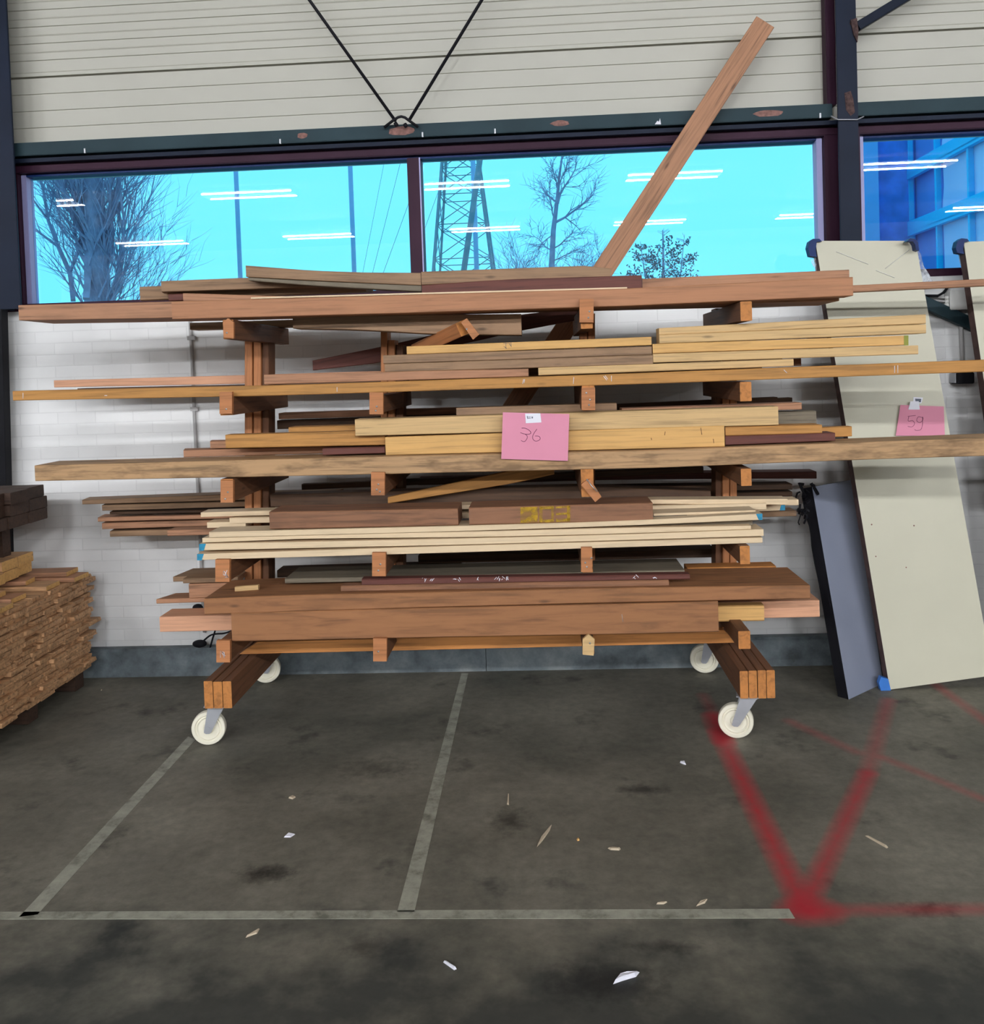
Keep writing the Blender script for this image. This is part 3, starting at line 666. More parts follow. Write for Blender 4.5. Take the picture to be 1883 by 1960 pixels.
# fourth level
b_('timber_batten', 'long honey coloured batten with paint spots, front of the fourth level, out of frame right', [(24, 748.5, 19), (468, 739, 20), (600, 735.5, 19.8), (1225, 714, 21), (1883, 688.5, 22.5), (1990, 684.5, 22.5)], 3.90, .12, 'honey', 'batten', G4, end='honey')
b_('timber_board', 'pale pinkish board reaching left behind the left post on the fourth level', [(103, 728, 14), (466, 718, 17), (900, 705, 16)], 4.57, .1, 'pinkwhite', 'board', G4, end='pinkwhite')
b_('timber_board', 'thin black board under the pale pinkish board', [(148, 743.5, 8), (466, 736, 8), (900, 722, 14)], 4.575, .12, 'dark', 'board', G4, end='dark')
b_('timber_board', 'tan board on the honey batten between left post and black gap', [(505, 717, 19), (1011, 705.5, 15)], 3.93, .1, 'tan', 'board', G4, end='tan')
b_('timber_board', 'upper of two grey-brown boards in the middle stack of the fourth level', [(733, 680, 16.5), (1247, 663, 15.5)], 3.94, .12, 'greybrown', 'board', G4)
b_('timber_board', 'lower of two grey-brown boards in the middle stack of the fourth level', [(736, 697, 15.5), (1249, 679, 18)], 3.93, .12, 'greybrown', 'board', G4)
b_('timber_board', 'pale pine board with grey marks on top of the middle stack', [(778, 663, 15.5), (1246.5, 644.5, 16)], 3.95, .1, 'yellow', 'board', G4, end='pine')
b_('timber_board', 'topmost pine board of the right stack on the fourth level', [(1261, 628, 13), (1771.5, 601.5, 17.5)], 3.95, .1, 'pine', 'board', G4, end='pine')
b_('timber_board', 'second pine board from the top in the right stack', [(1261.5, 641, 16.5), (1772, 620.5, 17)], 3.94, .1, 'pine', 'board', G4, end='pine')
gb = b_('timber_board', 'orange-tan board with a green painted end in the right stack', [(1249, 658.5, 18), (1737, 642, 18)], 3.94, .1, 'orange' if 0 else 'yellow', 'board', G4, end='pine')
plate_px('green_end_paint', [(1730, 642), (1738.5, 642), (1738.5, 661), (1730, 661.5)], 3.9385, .001, plain('green_paint', (128, 130, 40)), gb)
b_('timber_board', 'lowest long pine board of the right stack', [(1249.5, 677.5, 16.5), (1757, 661, 16.5)], 3.93, .12, 'pine', 'board', G4, end='pine')
b_('timber_board', 'short pine board between honey batten and right stack, right of the black gap', [(1030, 704, 14.5), (1518.5, 687, 13.5)], 3.93, .1, 'pine', 'board', G4, end='pine')
b_('timber_board', 'brown board end showing behind the short pine board', [(1250, 697, 13), (1533, 685.5, 14)], 4.05, .08, 'rackdark', 'board', G4)
pr = bpy.data.objects['timber_board.009'] if 0 else None
# third level
b_('timber_plank', 'long rough sawn plank stained black along the front of the third level', [(66, 891, 31), (600, 877, 34), (1250, 862, 33.5), (1632, 847, 33), (1883, 838, 34), (1990, 834, 34)], 3.90, .21, 'rough', 'plank', G3, end='rough')
b_('timber_beam', 'ribbed pale pine beam behind the upper half of the pink card', [(679, 803, 32), (1489, 778, 35)], 3.95, .12, 'pine', 'beam', G3, end='pine')
b_('timber_beam', 'yellow pine beam behind the lower half of the pink card', [(737, 837, 35), (1386, 814.5, 40)], 3.945, .12, 'yellow', 'beam', G3, end='pine')
b_('timber_board', 'grey board top edge above the ribbed pine beam at the centre', [(873, 781, 22), (1180, 771.5, 24)], 4.10, .12, 'greybrown', 'board', G3)
b_('timber_board', 'tan board end sticking out right above the ribbed pine beam', [(1190, 782, 12), (1534, 770.5, 13)], 4.12, .12, 'tan', 'board', G3, end='tan')
b_('timber_board', 'very dark board behind the right post on the third level', [(1000, 782, 12), (1488, 760, 11)], 4.57, .08, 'dark', 'board', G3, end='dark')
b_('timber_board', 'dark brown board end just right of the very dark one', [(1200, 776, 9), (1516, 761, 8)], 4.67, .08, 'dark', 'board', G3, end='dark')
b_('timber_block', 'grey dusty board stub right of the ribbed pine beam', [(1392, 792, 24), (1562, 787, 26)], 4.10, .12, 'grey', 'board', G3, end='grey', skew=.02)
b_('timber_board', 'brown board end in front of the grey dusty stub', [(1388, 817, 17), (1573, 813, 16)], 3.96, .12, 'honey', 'board', G3, end='tan')
b_('timber_board', 'dark red board end right of the yellow pine beam', [(1388, 835, 17), (1598, 828.5, 15)], 3.95, .12, 'maroon', 'board', G3, end='maroon')
b_('timber_board', 'brown board end reaching farthest right above the rough plank', [(1400, 827, 17), (1630, 816, 19)], 4.09, .06, 'honey', 'board', G3, end='dark')
b_('timber_board', 'warm brown knotty board left of the yellow pine beam', [(431, 832.5, 26), (736, 824, 28)], 3.99, .08, 'honey', 'board', G3, end='honey')
b_('timber_board', 'thin maroon board under the knotty brown board', [(617, 858.5, 13), (736, 855.5, 12)], 3.965, .09, 'maroon', 'board', G3, end='maroon')
b_('timber_board', 'short brown board end left of the knotty board, upper one', [(402, 845, 14), (700, 837, 14)], 4.11, .1, 'tan', 'board', G3, end='tan', skew=.03)
b_('timber_board', 'brown board end lying lowest at the left of the third level', [(351, 862, 14), (700, 852, 14)], 4.12, .12, 'tan', 'board', G3, end='honey', skew=.04)
b_('timber_board', 'thin tan board right behind the left post on the third level', [(533, 791, 12), (1000, 777, 12)], 4.57, .12, 'tan', 'board', G3, end='tan')
b_('timber_board', 'black-brown board below the thin tan board behind the left post', [(530, 805, 17), (1000, 790, 15)], 4.575, .10, 'dark', 'board', G3, end='dark')
b_('timber_board', 'light brown board above the knotty brown board', [(552, 818, 13), (700, 814, 13)], 4.12, .12, 'honey', 'board', G3, end='honey')
# second level
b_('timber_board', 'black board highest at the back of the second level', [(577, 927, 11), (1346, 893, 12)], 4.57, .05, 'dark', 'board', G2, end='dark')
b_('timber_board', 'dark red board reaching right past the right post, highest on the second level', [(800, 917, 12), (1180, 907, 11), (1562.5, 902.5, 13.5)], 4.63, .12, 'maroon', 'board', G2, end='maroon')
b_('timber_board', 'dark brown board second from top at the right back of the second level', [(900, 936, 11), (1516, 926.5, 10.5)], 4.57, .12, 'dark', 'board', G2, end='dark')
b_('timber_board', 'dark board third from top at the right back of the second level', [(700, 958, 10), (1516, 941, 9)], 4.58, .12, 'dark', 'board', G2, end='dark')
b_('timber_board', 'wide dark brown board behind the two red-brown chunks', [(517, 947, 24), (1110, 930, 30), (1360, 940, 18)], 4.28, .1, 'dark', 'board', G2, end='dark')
b_('timber_plank', 'tan plank sloping up to the right under the rough plank', [(742, 952, 12), (985, 899, 26), (1060, 882, 26)], 4.20, .03, 'honey', 'plank', G2, end='tan')
lt = [('topmost and longest thin brown board sticking out left of the second level', [(157, 957, 9), (440, 946, 12), (640, 941, 12)], 'greybrown'),
      ('thin brown board with slanted tip, second of the thin boards at left', [(195, 967, 11), (470, 960, 10), (640, 955, 10)], 'greybrown'),
      ('very thin dark board, third of the thin boards at left', [(210, 980, 5), (470, 974, 6)], 'dark'),
      ('thin yellowish board, fourth of the thin boards at left', [(187, 990.5, 8.5), (620, 980, 8)], 'tan'),
      ('tan board with a dark knot, fifth of the thin boards at left', [(195, 1001.5, 12), (640, 990, 9)], 'tan'),
      ('reddish thin board, lowest of the thin boards at left', [(210, 1017, 11), (460, 1010, 11)], 'greybrown')]
for i, (l, p, mm) in enumerate(lt): b_('timber_board', l, p, 4.565+.006*i, .12, mm, 'board', G2, end=mm, skew=.02)
b_('timber_board', 'short tan board end in front of the lowest thin board at left', [(320, 1015.5, 11), (470, 1011, 11)], 4.30, .1, 'tan', 'board', G2, end='tan')
b_('timber_board', 'tan board end at right under the cream strips', [(1420, 981, 10), (1524, 978, 10)], 4.57, .12, 'greybrown', 'board', G2, end='tan')
wh = [('lowest cream strip on the second level, teal left end', [(377, 1060.5, 12), (900, 1044, 13), (1180, 1036.5, 11.5), (1459, 1029, 10)], 3.915, 'white', 1),
      ('second cream strip from below, teal left end', [(381, 1041, 13), (900, 1030.5, 12), (1180, 1023.5, 11), (1461, 1013, 13)], 3.92, 'white', 1),
      ('orange-tinted strip under the top full cream strip, third from below', [(387, 1030, 9), (600, 1022, 9), (900, 1017.5, 11), (1180, 1010.5, 11.5), (1437, 1006, 7)], 3.925, 'white', 0),
      ('cream strip directly under the two red-brown chunks', [(400, 1018.5, 11), (900, 1006, 10.5), (1180, 998, 9), (1459, 983, 12)], 3.915, 'white', 0)]
for l, p, Y, mm, bl in wh:
    o = b_('cream_strip', l, p, Y, .14, mm, 'strip', 'cream primed strips on the second level', end='white', ch=.0015)
    if bl: 
        x, y, h = p[0]; plate_px('teal_end_paint', [(x, y), (x+13, y-.4), (x+9, y+h), (x, y+h)], Y-.0012, .001, 'bluetape', o)
    if 'under the two' in l: plate_px('teal_end_paint', [(1447, 983.8), (1459, 983), (1459, 995), (1452, 995.5)], Y-.0012, .001, 'bluetape', o)
wb = [('short cream strip end left of the first chunk, low', [(396, 1000, 11), (470, 998.5, 10)], 4.14, .1),
      ('cream strip behind the chunks whose right end lies past the second chunk', [(439, 991.5, 11), (900, 981, 11), (1250, 968, 12), (1466, 963, 12)], 4.135, .1),
      ('uppermost long cream strip behind the chunks', [(384, 981, 9), (520, 977, 9), (1250, 956.5, 8), (1507, 955, 11)], 4.15, .1),
      ('cream strip with teal right end sticking out at the right', [(1300, 976, 9), (1502, 966.5, 10)], 4.25, .1),
      ('cream strip end farthest right on the second level', [(1300, 962, 8), (1528, 956, 11)], 4.26, .1),
      ('thin cream strip just right of the second chunk, lower', [(1251, 983, 4.5), (1446, 976.5, 5)], 3.98, .12)]
for l, p, Y, dd in wb:
    o = b_('cream_strip', l, p, Y, dd, 'white', 'strip', 'cream primed strips on the second level', end='white', ch=.0012)
    if 'teal right' in l: plate_px('teal_end_paint', [(1495, 966.8), (1502.5, 966.4), (1502.5, 976.5), (1492, 977)], Y-.0012, .001, 'bluetape', o)
b_('grey_strip', 'dusty grey strip between cream strips right of the second chunk', [(1251, 988.5, 7), (1436, 983, 6)], 3.97, .12, 'grey', 'strip', G2, end='bluetape', ch=.001)
b_('grey_strip', 'mottled grey strip in the gap at the right of the cream strips', [(1190, 1006, 4), (1440, 996, 9)], 3.97, .1, 'grey', 'strip', G2, end='bluetape', ch=.001)
b_('hardwood_block', 'left red-brown hardwood chunk with dusty top on the cream strips', [(515, 980, 34), (876, 973.5, 32.5)], 3.92, .205, 'redbrown', 'block', 'red-brown chunks on the cream strips', end='redbrown', ch=.004)
hb = b_('hardwood_block', 'right red-brown hardwood chunk marked with yellow paint', [(897, 972, 33), (1249, 962.5, 34.5)], 3.92, .205, 'redbrown', 'block', 'red-brown chunks on the cream strips', end='redbrown', ch=.004)
plate_px('yellow_paint', [(996, 971), (1029, 970), (1029, 1000), (996, 1001)], 3.9188, .0008, 'yellowpaint', hb)
for q in ([(1032, 969.5), (1060, 968.5), (1060, 974), (1032, 975)], [(1032, 995), (1060, 994), (1060, 999.5), (1032, 1000)], [(1032, 969.5), (1038, 969.5), (1038, 1000), (1032, 1000)], [(1055, 969), (1060, 969), (1060, 999), (1055, 999)],
          [(1063, 970), (1091, 968), (1091, 972), (1063, 973)], [(1064, 982), (1090, 981), (1090, 985), (1064, 986)], [(1064, 993), (1091, 992), (1091, 998), (1064, 999)], [(1085, 968), (1091, 968), (1091, 998), (1085, 998)]):
    plate_px('yellow_paint', q, 3.9186, .0008, 'yellowpaint', hb)
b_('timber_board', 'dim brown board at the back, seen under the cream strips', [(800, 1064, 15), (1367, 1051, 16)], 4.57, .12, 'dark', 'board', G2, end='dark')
# lowest level
b_('timber_beam', 'tall smooth brown beam along the front of the lowest level', [(442, 1174, 56), (800, 1164.5, 57.5), (1250, 1155, 58.5), (1374, 1151, 59)], 3.90, .15, 'oak', 'beam', G1, end='oak', ch=.004)
b_('timber_beam', 'wide knotty brown beam lying on the tall smooth beam', [(390, 1146.5, 31), (528, 1140, 33), (800, 1134.5, 29.5), (1150, 1126, 28.5), (1550, 1120.5, 25.5)], 3.905, .36, 'oak', 'beam', G1, end='orange', ch=.004)
b_('timber_beam', 'pinkish fresh beam sticking out at both ends of the lowest level', [(305, 1181, 30), (1568, 1149, 32)], 4.125, .15, 'pinkwhite', 'beam', G1, end='orange')
b_('timber_beam', 'short yellow-orange beam end right of the tall smooth beam', [(1150, 1163.5, 32), (1462, 1158, 31)], 4.06, .06, 'yellow', 'beam', G1, end='yellow', ch=.006)
b_('timber_board', 'dusty grey wide board on the knotty beam', [(545, 1108, 9), (900, 1100, 9), (1310, 1091, 9)], 4.08, .25, 'grey', 'board', G1, end='grey')
b_('timber_batten', 'weathered reddish batten on the knotty beam, lower of the pair', [(652, 1122, 11.5), (1280, 1110.5, 12)], 3.935, .07, 'redbrown', 'batten', G1, end='redbrown', ch=.005)
b_('timber_batten', 'maroon batten with white paint dabs, upper of the pair', [(692, 1108.5, 13), (1320, 1099.5, 10)], 3.95, .06, 'maroon', 'batten', G1, end='redbrown', ch=.005)
def dabs(start, name, mat, spots, Y, r=.0013):
    host = [o for o in COL.objects if o.get('label', '').startswith(start)][0]
    for x0, y0, x1, y1 in spots:
        q = tube(name, [PY(x0, y0, Y), PY(x1, y1, Y)], r, mat, None, 5); w = WM(q); q.parent = host; q.matrix_basis = WM(host).inverted() @ w
dabs('long honey coloured batten', 'white_paint_dab', 'sticker', [(1002, 726, 1000, 735), (1004, 726, 1003, 733), (1098, 722, 1097, 735), (1155, 720, 1161, 728), (1158, 719, 1163, 726), (1170, 719, 1170, 730), (44, 752, 44, 763), (200, 757, 205, 757), (645, 741, 645, 750), (1500, 708, 1506, 714), (1712, 700, 1712, 714), (1718, 699, 1718, 714)], 3.8992)
dabs('pale pine board with grey marks', 'grey_pencil_mark', 'print', [(963, 657, 972, 657), (964, 663, 970, 667), (968, 656, 968, 667), (973, 656, 979, 664), (978, 655, 978, 662)], 3.9492, .0009)
dabs('yellow pine beam behind', 'dark_knot_mark', 'rackdark', [(1341, 819, 1343, 832), (1273, 826, 1272, 833), (1246, 838, 1247, 842), (1365, 840, 1366, 848)], 3.9443)
dabs('tall smooth brown beam', 'staple', 'screw', [(1190, 1176, 1192, 1190)], 3.8992)
bm = bmesh.new()
for cx in (812, 826, 869, 880, 914, 950, 958, 966, 973, 1216, 1253):
    c = PY(cx, 1109-(cx-812)*.012, 3.9485)
    for k in range(3):
        d = Vector((random.uniform(-.008, .008), 0, random.uniform(-.006, .006))); e = Vector((random.uniform(-.006, .006), 0, random.uniform(-.008, .008)))
        add_tube(bm, [c+d-e, c+d+e], .0013, 5)
mb = [o for o in COL.objects if o.get('label', '').startswith('maroon batten')][0]
o = obj('white_paint_dab', bm, 'sticker', None, Matrix.Identity(4)); o.parent = mb; o.matrix_basis = WM(mb).inverted()
b_('timber_offcut', 'small pale pine offcut lying on the knotty beam at the left', [(449, 1123.5, 9.5), (494, 1119.8, 10)], 4.02, .02, 'pine', 'offcut', None, end='pine')
b_('timber_board', 'orange-brown board at the right end behind the knotty beam', [(1315, 1087, 17), (1485, 1083.5, 17)], 4.3, .1, 'orange', 'board', G1, end='orange')
b_('timber_board', 'dark board at the back of the lowest level behind the second post', [(530, 1092, 14), (880, 1082, 14)], 4.575, .12, 'dark', 'board', G1, end='dark')
b_('timber_board', 'flat brown board with tapered left tip, highest at the left of the lowest level', [(331, 1104, 10), (463, 1100, 10)], 4.56, .2, 'greybrown', 'board', G1, end='tan', skew=-.03)
b_('timber_board', 'flat brown board just below the tapered one at the lowest level left', [(350, 1108, 9), (455, 1105, 9)], 4.28, .13, 'greybrown', 'board', G1, end='tan')
b_('timber_block', 'square tan block end at the lowest level left', [(361, 1118, 28), (452, 1115, 28)], 4.29, .10, 'tan', 'block', G1, end='tan')
b_('timber_board', 'flat brown board with cut-off corner sticking out left above the pinkish beam', [(299, 1147, 9), (455, 1142, 9)], 4.30, .12, 'tan', 'board', G1, end='tan', skew=-.05)

# added filler boards, mostly hidden, that keep light off the wall behind the rack
def deep(lab, x0, x1, Y, dep, zlo, zhi, n, grp):
    for i in range(n):
        a, b = PY(x0+random.uniform(-15, 15), 720, Y).x, PY(x1+random.uniform(-25, 25), 720, Y).x; t = (zhi-zlo)/n
        o = bar('timber_board', (a, Y+dep/2, zlo+t*(i+.5)), (b, Y+dep/2, zlo+t*(i+.5)), dep-random.uniform(0, .012), t-.001, ['dark' if i % 2 else 'greybrown', 'dark'])  # added filler board to block light, shares the name of the real boards
        tag(o, '%s, %s of its stack' % (lab, ('lowest', 'second', 'third', 'fourth')[i]), 'board', grp)
deep('added shading board deep inside the fourth level behind the pale pine', 800, 1480, 4.59, .12, 1.556, 1.695, 3, G4)
deep('added shading board inside the fourth level between front stack and posts', 790, 1340, 4.10, .26, 1.556, 1.64, 2, G4)
deep('added shading board deep inside the third level behind the ribbed pine', 700, 1470, 4.585, .07, 1.20, 1.285, 2, G3)
deep('added shading board inside the third level in front of the posts', 745, 1350, 4.25, .15, 1.20, 1.30, 2, G3)

# ------------------------------------------------------------------ pink cards
def number_card(name, lab, quad, plane, strokes, rad):
    p0, n = plane; P = [PP(x, y, p0, n) for x, y in quad]; k = -n if n.y > 0 else n
    root = empty(name, sum(P, Vector())/4); tag(root, lab, 'paper card')
    hexa('card', [p+k*.0006 for p in P], [p-k*.0 for p in P], 'pinkpaper', root)
    bm = bmesh.new()
    for st in strokes: add_tube(bm, [PP(x, y, p0, n)+k*.0012 for x, y in st], rad, 5)
    obj('handwritten_number', bm, 'ink', None); o = bpy.data.objects[[q.name for q in COL.objects if q.name.startswith('handwritten_number')][-1]]
    o.parent = root; o.matrix_basis = Matrix.Translation(-root.location)
    return root, k
def smooth(pts, n=5):
    out = []
    for i in range(len(pts)-1):
        p0 = pts[max(i-1, 0)]; p1 = pts[i]; p2 = pts[i+1]; p3 = pts[min(i+2, len(pts)-1)]
        for j in range(n):
            t = j/n; out.append(tuple(.5*((2*b)+(-a+c)*t+(2*a-5*b+4*c-d)*t*t+(-a+3*b-3*c+d)*t**3) for a, b, c, d in zip(p0, p1, p2, p3)))
    return out+[pts[-1]]
z3 = lambda x, y: (930+x/9.911, 770+y/9.911)
s3 = [smooth([z3(*p) for p in ((675, 490), (740, 492), (810, 525), (852, 575), (820, 603), (740, 603), (652, 575))]), smooth([z3(*p) for p in ((740, 603), (778, 635), (780, 680), (740, 738), (700, 742), (665, 722))]),
      smooth([z3(*p) for p in ((966, 508), (915, 580), (885, 650), (895, 705), (945, 738), (1005, 720), (1030, 682), (1000, 645), (930, 640))])]
pl = (PY(1024, 835, 3.884), Vector((0, 1, 0)))
card, kk = number_card('number_card', 'pink card numbered 36 hanging in front of the rack', [z3(320, 190), z3(1580, 222), z3(1552, 1112), z3(290, 1075)], pl, s3, .0011)
st = plate_px('sticker', [z3(742, 215), z3(1030, 208), z3(1052, 382), z3(755, 398)], 3.8825, .0006, 'sticker', card)
for q in ([(775, 262), (790, 258), (800, 312), (785, 315)], [(800, 275), (850, 275), (850, 285), (800, 285)], [(800, 298), (850, 298), (850, 308), (800, 308)], [(865, 272), (890, 272), (890, 306), (865, 306)]):
    plate_px('print', [z3(*p) for p in q], 3.8821, .0004, 'print', card)

# ------------------------------------------------------------------ panels leaning at the right
def panel(name, lab, quad, ys, zmode, th, mat, edge):
    F4 = [PY(x, y, Y) for (x, y), Y in zip(quad, ys)]
    F4[1] = PP(*quad[1], F4[0], (F4[2]-F4[3]).cross(F4[0]-F4[3]).normalized())
    n = (F4[1]-F4[0]).cross(F4[3]-F4[0]).normalized()
    if n.y < 0: n = -n
    root = empty(name, F4[3]); tag(root, lab, 'panel')
    hexa('front_board', F4, [p+n*.012 for p in F4], mat, root, edge)
    hexa('backing', [p+n*.0125 for p in F4], [p+n*th for p in F4], edge, root)
    return root, F4, n
yb = PZ(1703, 1321, 0).y
wp, WF, wn = panel('laminate_sheet', 'tall cream panel leaning at the wall, pink card 59 on it', [(1560, 461), (1752, 461), (1900, 1293), (1703, 1320)], (4.72, 4.80, yb+.06, yb), 0, .05, 'panelwhite', 'paneledge')
for cx, cy in ((1668, 1004), (1749, 1006), (1734, 1086), (1676, 1065)):
    p = PP(cx, cy, WF[0], wn); tube('stain_spot', [p-wn*.0006, p+wn*.0005], .004 if cy < 1050 else .0035, 'greybrown' if 0 else 'rust', wp, 8)
plate_px('corner_cap', [(1546, 474), (1549, 462), (1556, 457), (1568, 457), (1573, 462), (1563, 463), (1561, 478), (1563, 492), (1550, 490)], 4.70, .045, 'bluecap', wp)
plate_px('corner_cap', [(1735, 462), (1742, 456), (1750, 457), (1757, 464), (1759, 480), (1753, 478), (1751, 468), (1747, 462)], 4.70, .045, 'bluecap', wp)
plate_px('plastic_film', [(1549, 490), (1560, 491), (1566, 515), (1562, 520), (1553, 502)], 4.74, .004, 'film', wp)
o = plate_px('plastic_film', [(1752, 470), (1762, 486), (1768, 510), (1778, 525), (1790, 548), (1765, 552), (1758, 500)], 4.87, .004, 'film', wp)
for a, b in (((1600, 482), (1661, 506)), ((1676, 518), (1712, 532)), ((1694, 514), (1740, 478))):
    pa, pb2 = PP(*a, WF[0], wn)-wn*.0015, PP(*b, WF[0], wn)-wn*.0015; tube('film_crease', [pa, (pa+pb2)/2-wn*.002, pb2], .0016, 'plastic_white', wp, 5)
plate_px('blue_wrapping', [(1686, 1296), (1700, 1300), (1706, 1326), (1714, 1326), (1700, 1330), (1686, 1322), (1682, 1308)], yb-.005, .03, 'bluefilm', wp)
s59a = [[(1737, 797), (1752, 795)], smooth([(1739, 797), (1738, 806), (1746, 805), (1750, 811), (1745, 817), (1737, 816)]), smooth([(1764, 799), (1757, 798), (1754, 805), (1760, 809), (1766, 803), (1765, 798), (1765, 812), (1762, 822), (1754, 824), (1750, 822)])]
plw = (WF[0]-wn*.012, wn)
c59, k2 = number_card('number_card', 'crumpled pink card numbered 59 stuck on the cream panel', [(1723, 775), (1806, 778), (1808, 834), (1714, 834)], plw, s59a, .0011)
c59.parent = None
P = [PP(x, y, WF[0]-wn*.014, wn) for x, y in ((1742, 768), (1758, 768), (1760, 784), (1738, 784))]; hexa('tape_piece', [p-wn*.001 for p in P], P, 'sticker', c59)
P = [PP(x, y, WF[0]-wn*.001, wn) for x, y in ((1748, 760), (1766, 761), (1763, 772), (1747, 771))]; hexa('sticker', [p-wn*.001 for p in P], P, 'sticker', c59)
P = [PP(x, y, WF[0]-wn*.0025, wn) for x, y in ((1751, 763), (1763, 763.5), (1762, 770), (1752, 769.5))]; hexa('print', [p-wn*.0005 for p in P], P, 'print', c59)
panel('laminate_sheet', 'second cream panel, cut off by the right edge of the photo', [(1844, 463), (2045, 455), (2150, 1270), (1966, 1296)], (4.72, 4.80, 4.58, 4.52), 0, .05, 'panelwhite', 'paneledge')
lp2 = [o for o in COL.objects if o.name.startswith('laminate_sheet')][-1]
plate_px('corner_cap', [(1829, 474), (1832, 462), (1840, 456), (1851, 457), (1855, 462), (1846, 463), (1843, 478), (1845, 486), (1832, 484)], 4.70, .045, 'bluecap', lp2)
plate_px('plastic_film', [(1832, 475), (1843, 478), (1853, 535), (1846, 538), (1838, 505)], 4.80, .004, 'film', lp2)
yg = PZ(1624, 1339, 0).y
gp, GF, gn = panel('laminate_sheet', 'low grey panel with a black edge, leaning left of the cream panel', [(1554, 932), (1632, 918), (1690, 1308), (1624, 1339)], (yg+.20, yg+.30, PZ(1690, 1308, 0).y, yg), 0, .055, 'panelgrey', 'black')
bm = bmesh.new(); c0 = PY(1545, 945, yg+.22)
for i in range(26):
    a = Vector((random.uniform(-.05, .03), random.uniform(-.02, .02), random.uniform(-.10, .05))); add_tube(bm, [a, a+Vector((random.uniform(-.03, .03), 0, random.uniform(-.05, .03))), a+Vector((random.uniform(-.03, .03), .01, random.uniform(-.06, .02)))], random.uniform(.003, .009), 5)
obj('torn_black_wrapping', bm, 'black', gp, Matrix.Translation(c0))
tube('edge_wrapping', [PY(1541+(1615-1541)*t+random.uniform(-2, 2), 950+(1330-950)*t, yg+.24-.2*t+.02) for t in [i/12 for i in range(13)]], [.016+random.uniform(-.004, .004) for _ in range(13)], 'black', gp, 7)

# cable box and conduits at right, cables at the left
cb = empty('junction_box', PY(1834, 577, 4.93)); tag(cb, 'white electrical box with several cables between the cream panels', 'junction box')
box('box_body', PY(1819, 593, 4.88), PY(1847, 556, 4.93)+Vector((0, .02, 0)), 'plastic_white', cb, .004)
for i, yy in enumerate((570, 577, 584, 590)): tube('cable', [PY(1819, yy, 4.91), PY(1812, yy, 4.91), PY(1795, yy-1, 4.93), PY(1760, yy-2, 4.93)], .006, 'conduit', cb, 6)
for i, yy in enumerate((570, 577, 584)): tube('cable_gland', [PY(1820, yy, 4.91), PY(1808, yy, 4.91)], .010, 'plastic_white', cb, 8)
tube('black_cable', [PY(1770, 566, 4.92), PY(1795, 566, 4.9), PY(1806, 560, 4.9), PY(1815, 548, 4.92), PY(1816, 540, 4.93)], .007, 'black', cb, 6)
tag(tube('conduit_pipe', [PY(1838, 600, 4.93), PY(1842, 700, 4.93)], .011, 'conduit'), 'short grey pipe going down from the cable box', 'pipe')
dv = empty('wall_device', PY(1845, 723, 4.9)); tag(dv, 'small black device on the wall, below the grey pipe', 'wall device')
box('device_body', PY(1832, 735, 4.86), PY(1858, 712, 4.9)+Vector((0, .04, 0)), 'black', dv, .004); box('device_side', PY(1828, 733, 4.875), PY(1833, 714, 4.9)+Vector((0, .04, 0)), 'steel', dv)
pp = empty('conduit_pipe', PY(365, 612, 4.93)); tag(pp, 'thin grey conduit running down the wall left of the left post', 'pipe')
tube('pipe', [PY(363, 600, 4.935), PY(365, 640, 4.935), PY(385, 1075, 4.935), PY(391, 1210, 4.935)], .009, 'conduit', pp, 8)
for yy in (647, 783): box('pipe_clip', PY(356+(yy-600)*.045, yy+4, 4.925), PY(370+(yy-600)*.045, yy-4, 4.925)+Vector((0, .02, 0)), 'conduit', pp)
pp = tube('conduit_pipe', [PY(1435, 585, 4.935), PY(1600, 578, 4.935)], .009, 'conduit'); tag(pp, 'thin pipe along the wall under the sill, right of the top right arm', 'pipe')
pg = empty('power_cable', PY(392, 1225, 4.9)); tag(pg, 'black cable with plug hanging by the kerb behind the rack at left', 'cable')
bm = bmesh.new(); bmesh.ops.create_uvsphere(bm, u_segments=16, v_segments=10, radius=.035); bmesh.ops.scale(bm, vec=(1.15, .7, .6), verts=bm.verts); obj('plug', bm, 'black', pg, Matrix.Translation(PY(382, 1232, 4.86)), True)
tube('cable', [PY(x, y, 4.88) for x, y in smooth([(388, 1228), (405, 1215), (430, 1212), (450, 1205), (500, 1190)])], .005, 'black', pg, 6)
tube('cable', [PY(x, y, 4.9) for x, y in smooth([(402, 1240), (407, 1222), (412, 1205), (414, 1180), (395, 1165)])], .005, 'black', pg, 6)
bm = bmesh.new(); bmesh.ops.create_uvsphere(bm, u_segments=16, v_segments=10, radius=.035); bmesh.ops.scale(bm, vec=(.9, .6, .6), verts=bm.verts); obj('socket', bm, 'black', pg, Matrix.Translation(PY(379, 1163, 4.93)), True)

# ------------------------------------------------------------------ plank piles at left
XP = PZ(80, 1350, .0).x-.02
XP = PZ(158, 1297, .1).x-.03
pm = []
def plank_mesh(name, w, t, L, mat):
    bm = bmesh.new(); rings = []; n = 3
    prof = octo(-w/2, w/2, -t/2, t/2, .003); prof = [(a+random.uniform(-.002, .002), b+random.uniform(-.0015, .0015)) for a, b in prof]
    for i in range(n): rings.append([(-L+L*i/(n-1)+(random.uniform(-.004, .004) if i == n-1 else 0), a, b) for a, b in prof])
    loft(bm, rings, 1); bmesh.ops.recalc_face_normals(bm, faces=bm.faces[:]); me = bpy.data.meshes.new(name); bm.to_mesh(me); bm.free()
    for k in mat: me.materials.append(M[k])
    return me
pm = [plank_mesh('pile_plank', w, .0225, 1.2, ['sawn', 'sawn']) for w in (.10, .115, .125, .135, .15)]
wd = (.10, .115, .125, .135, .15)
zz = .105; row = 0
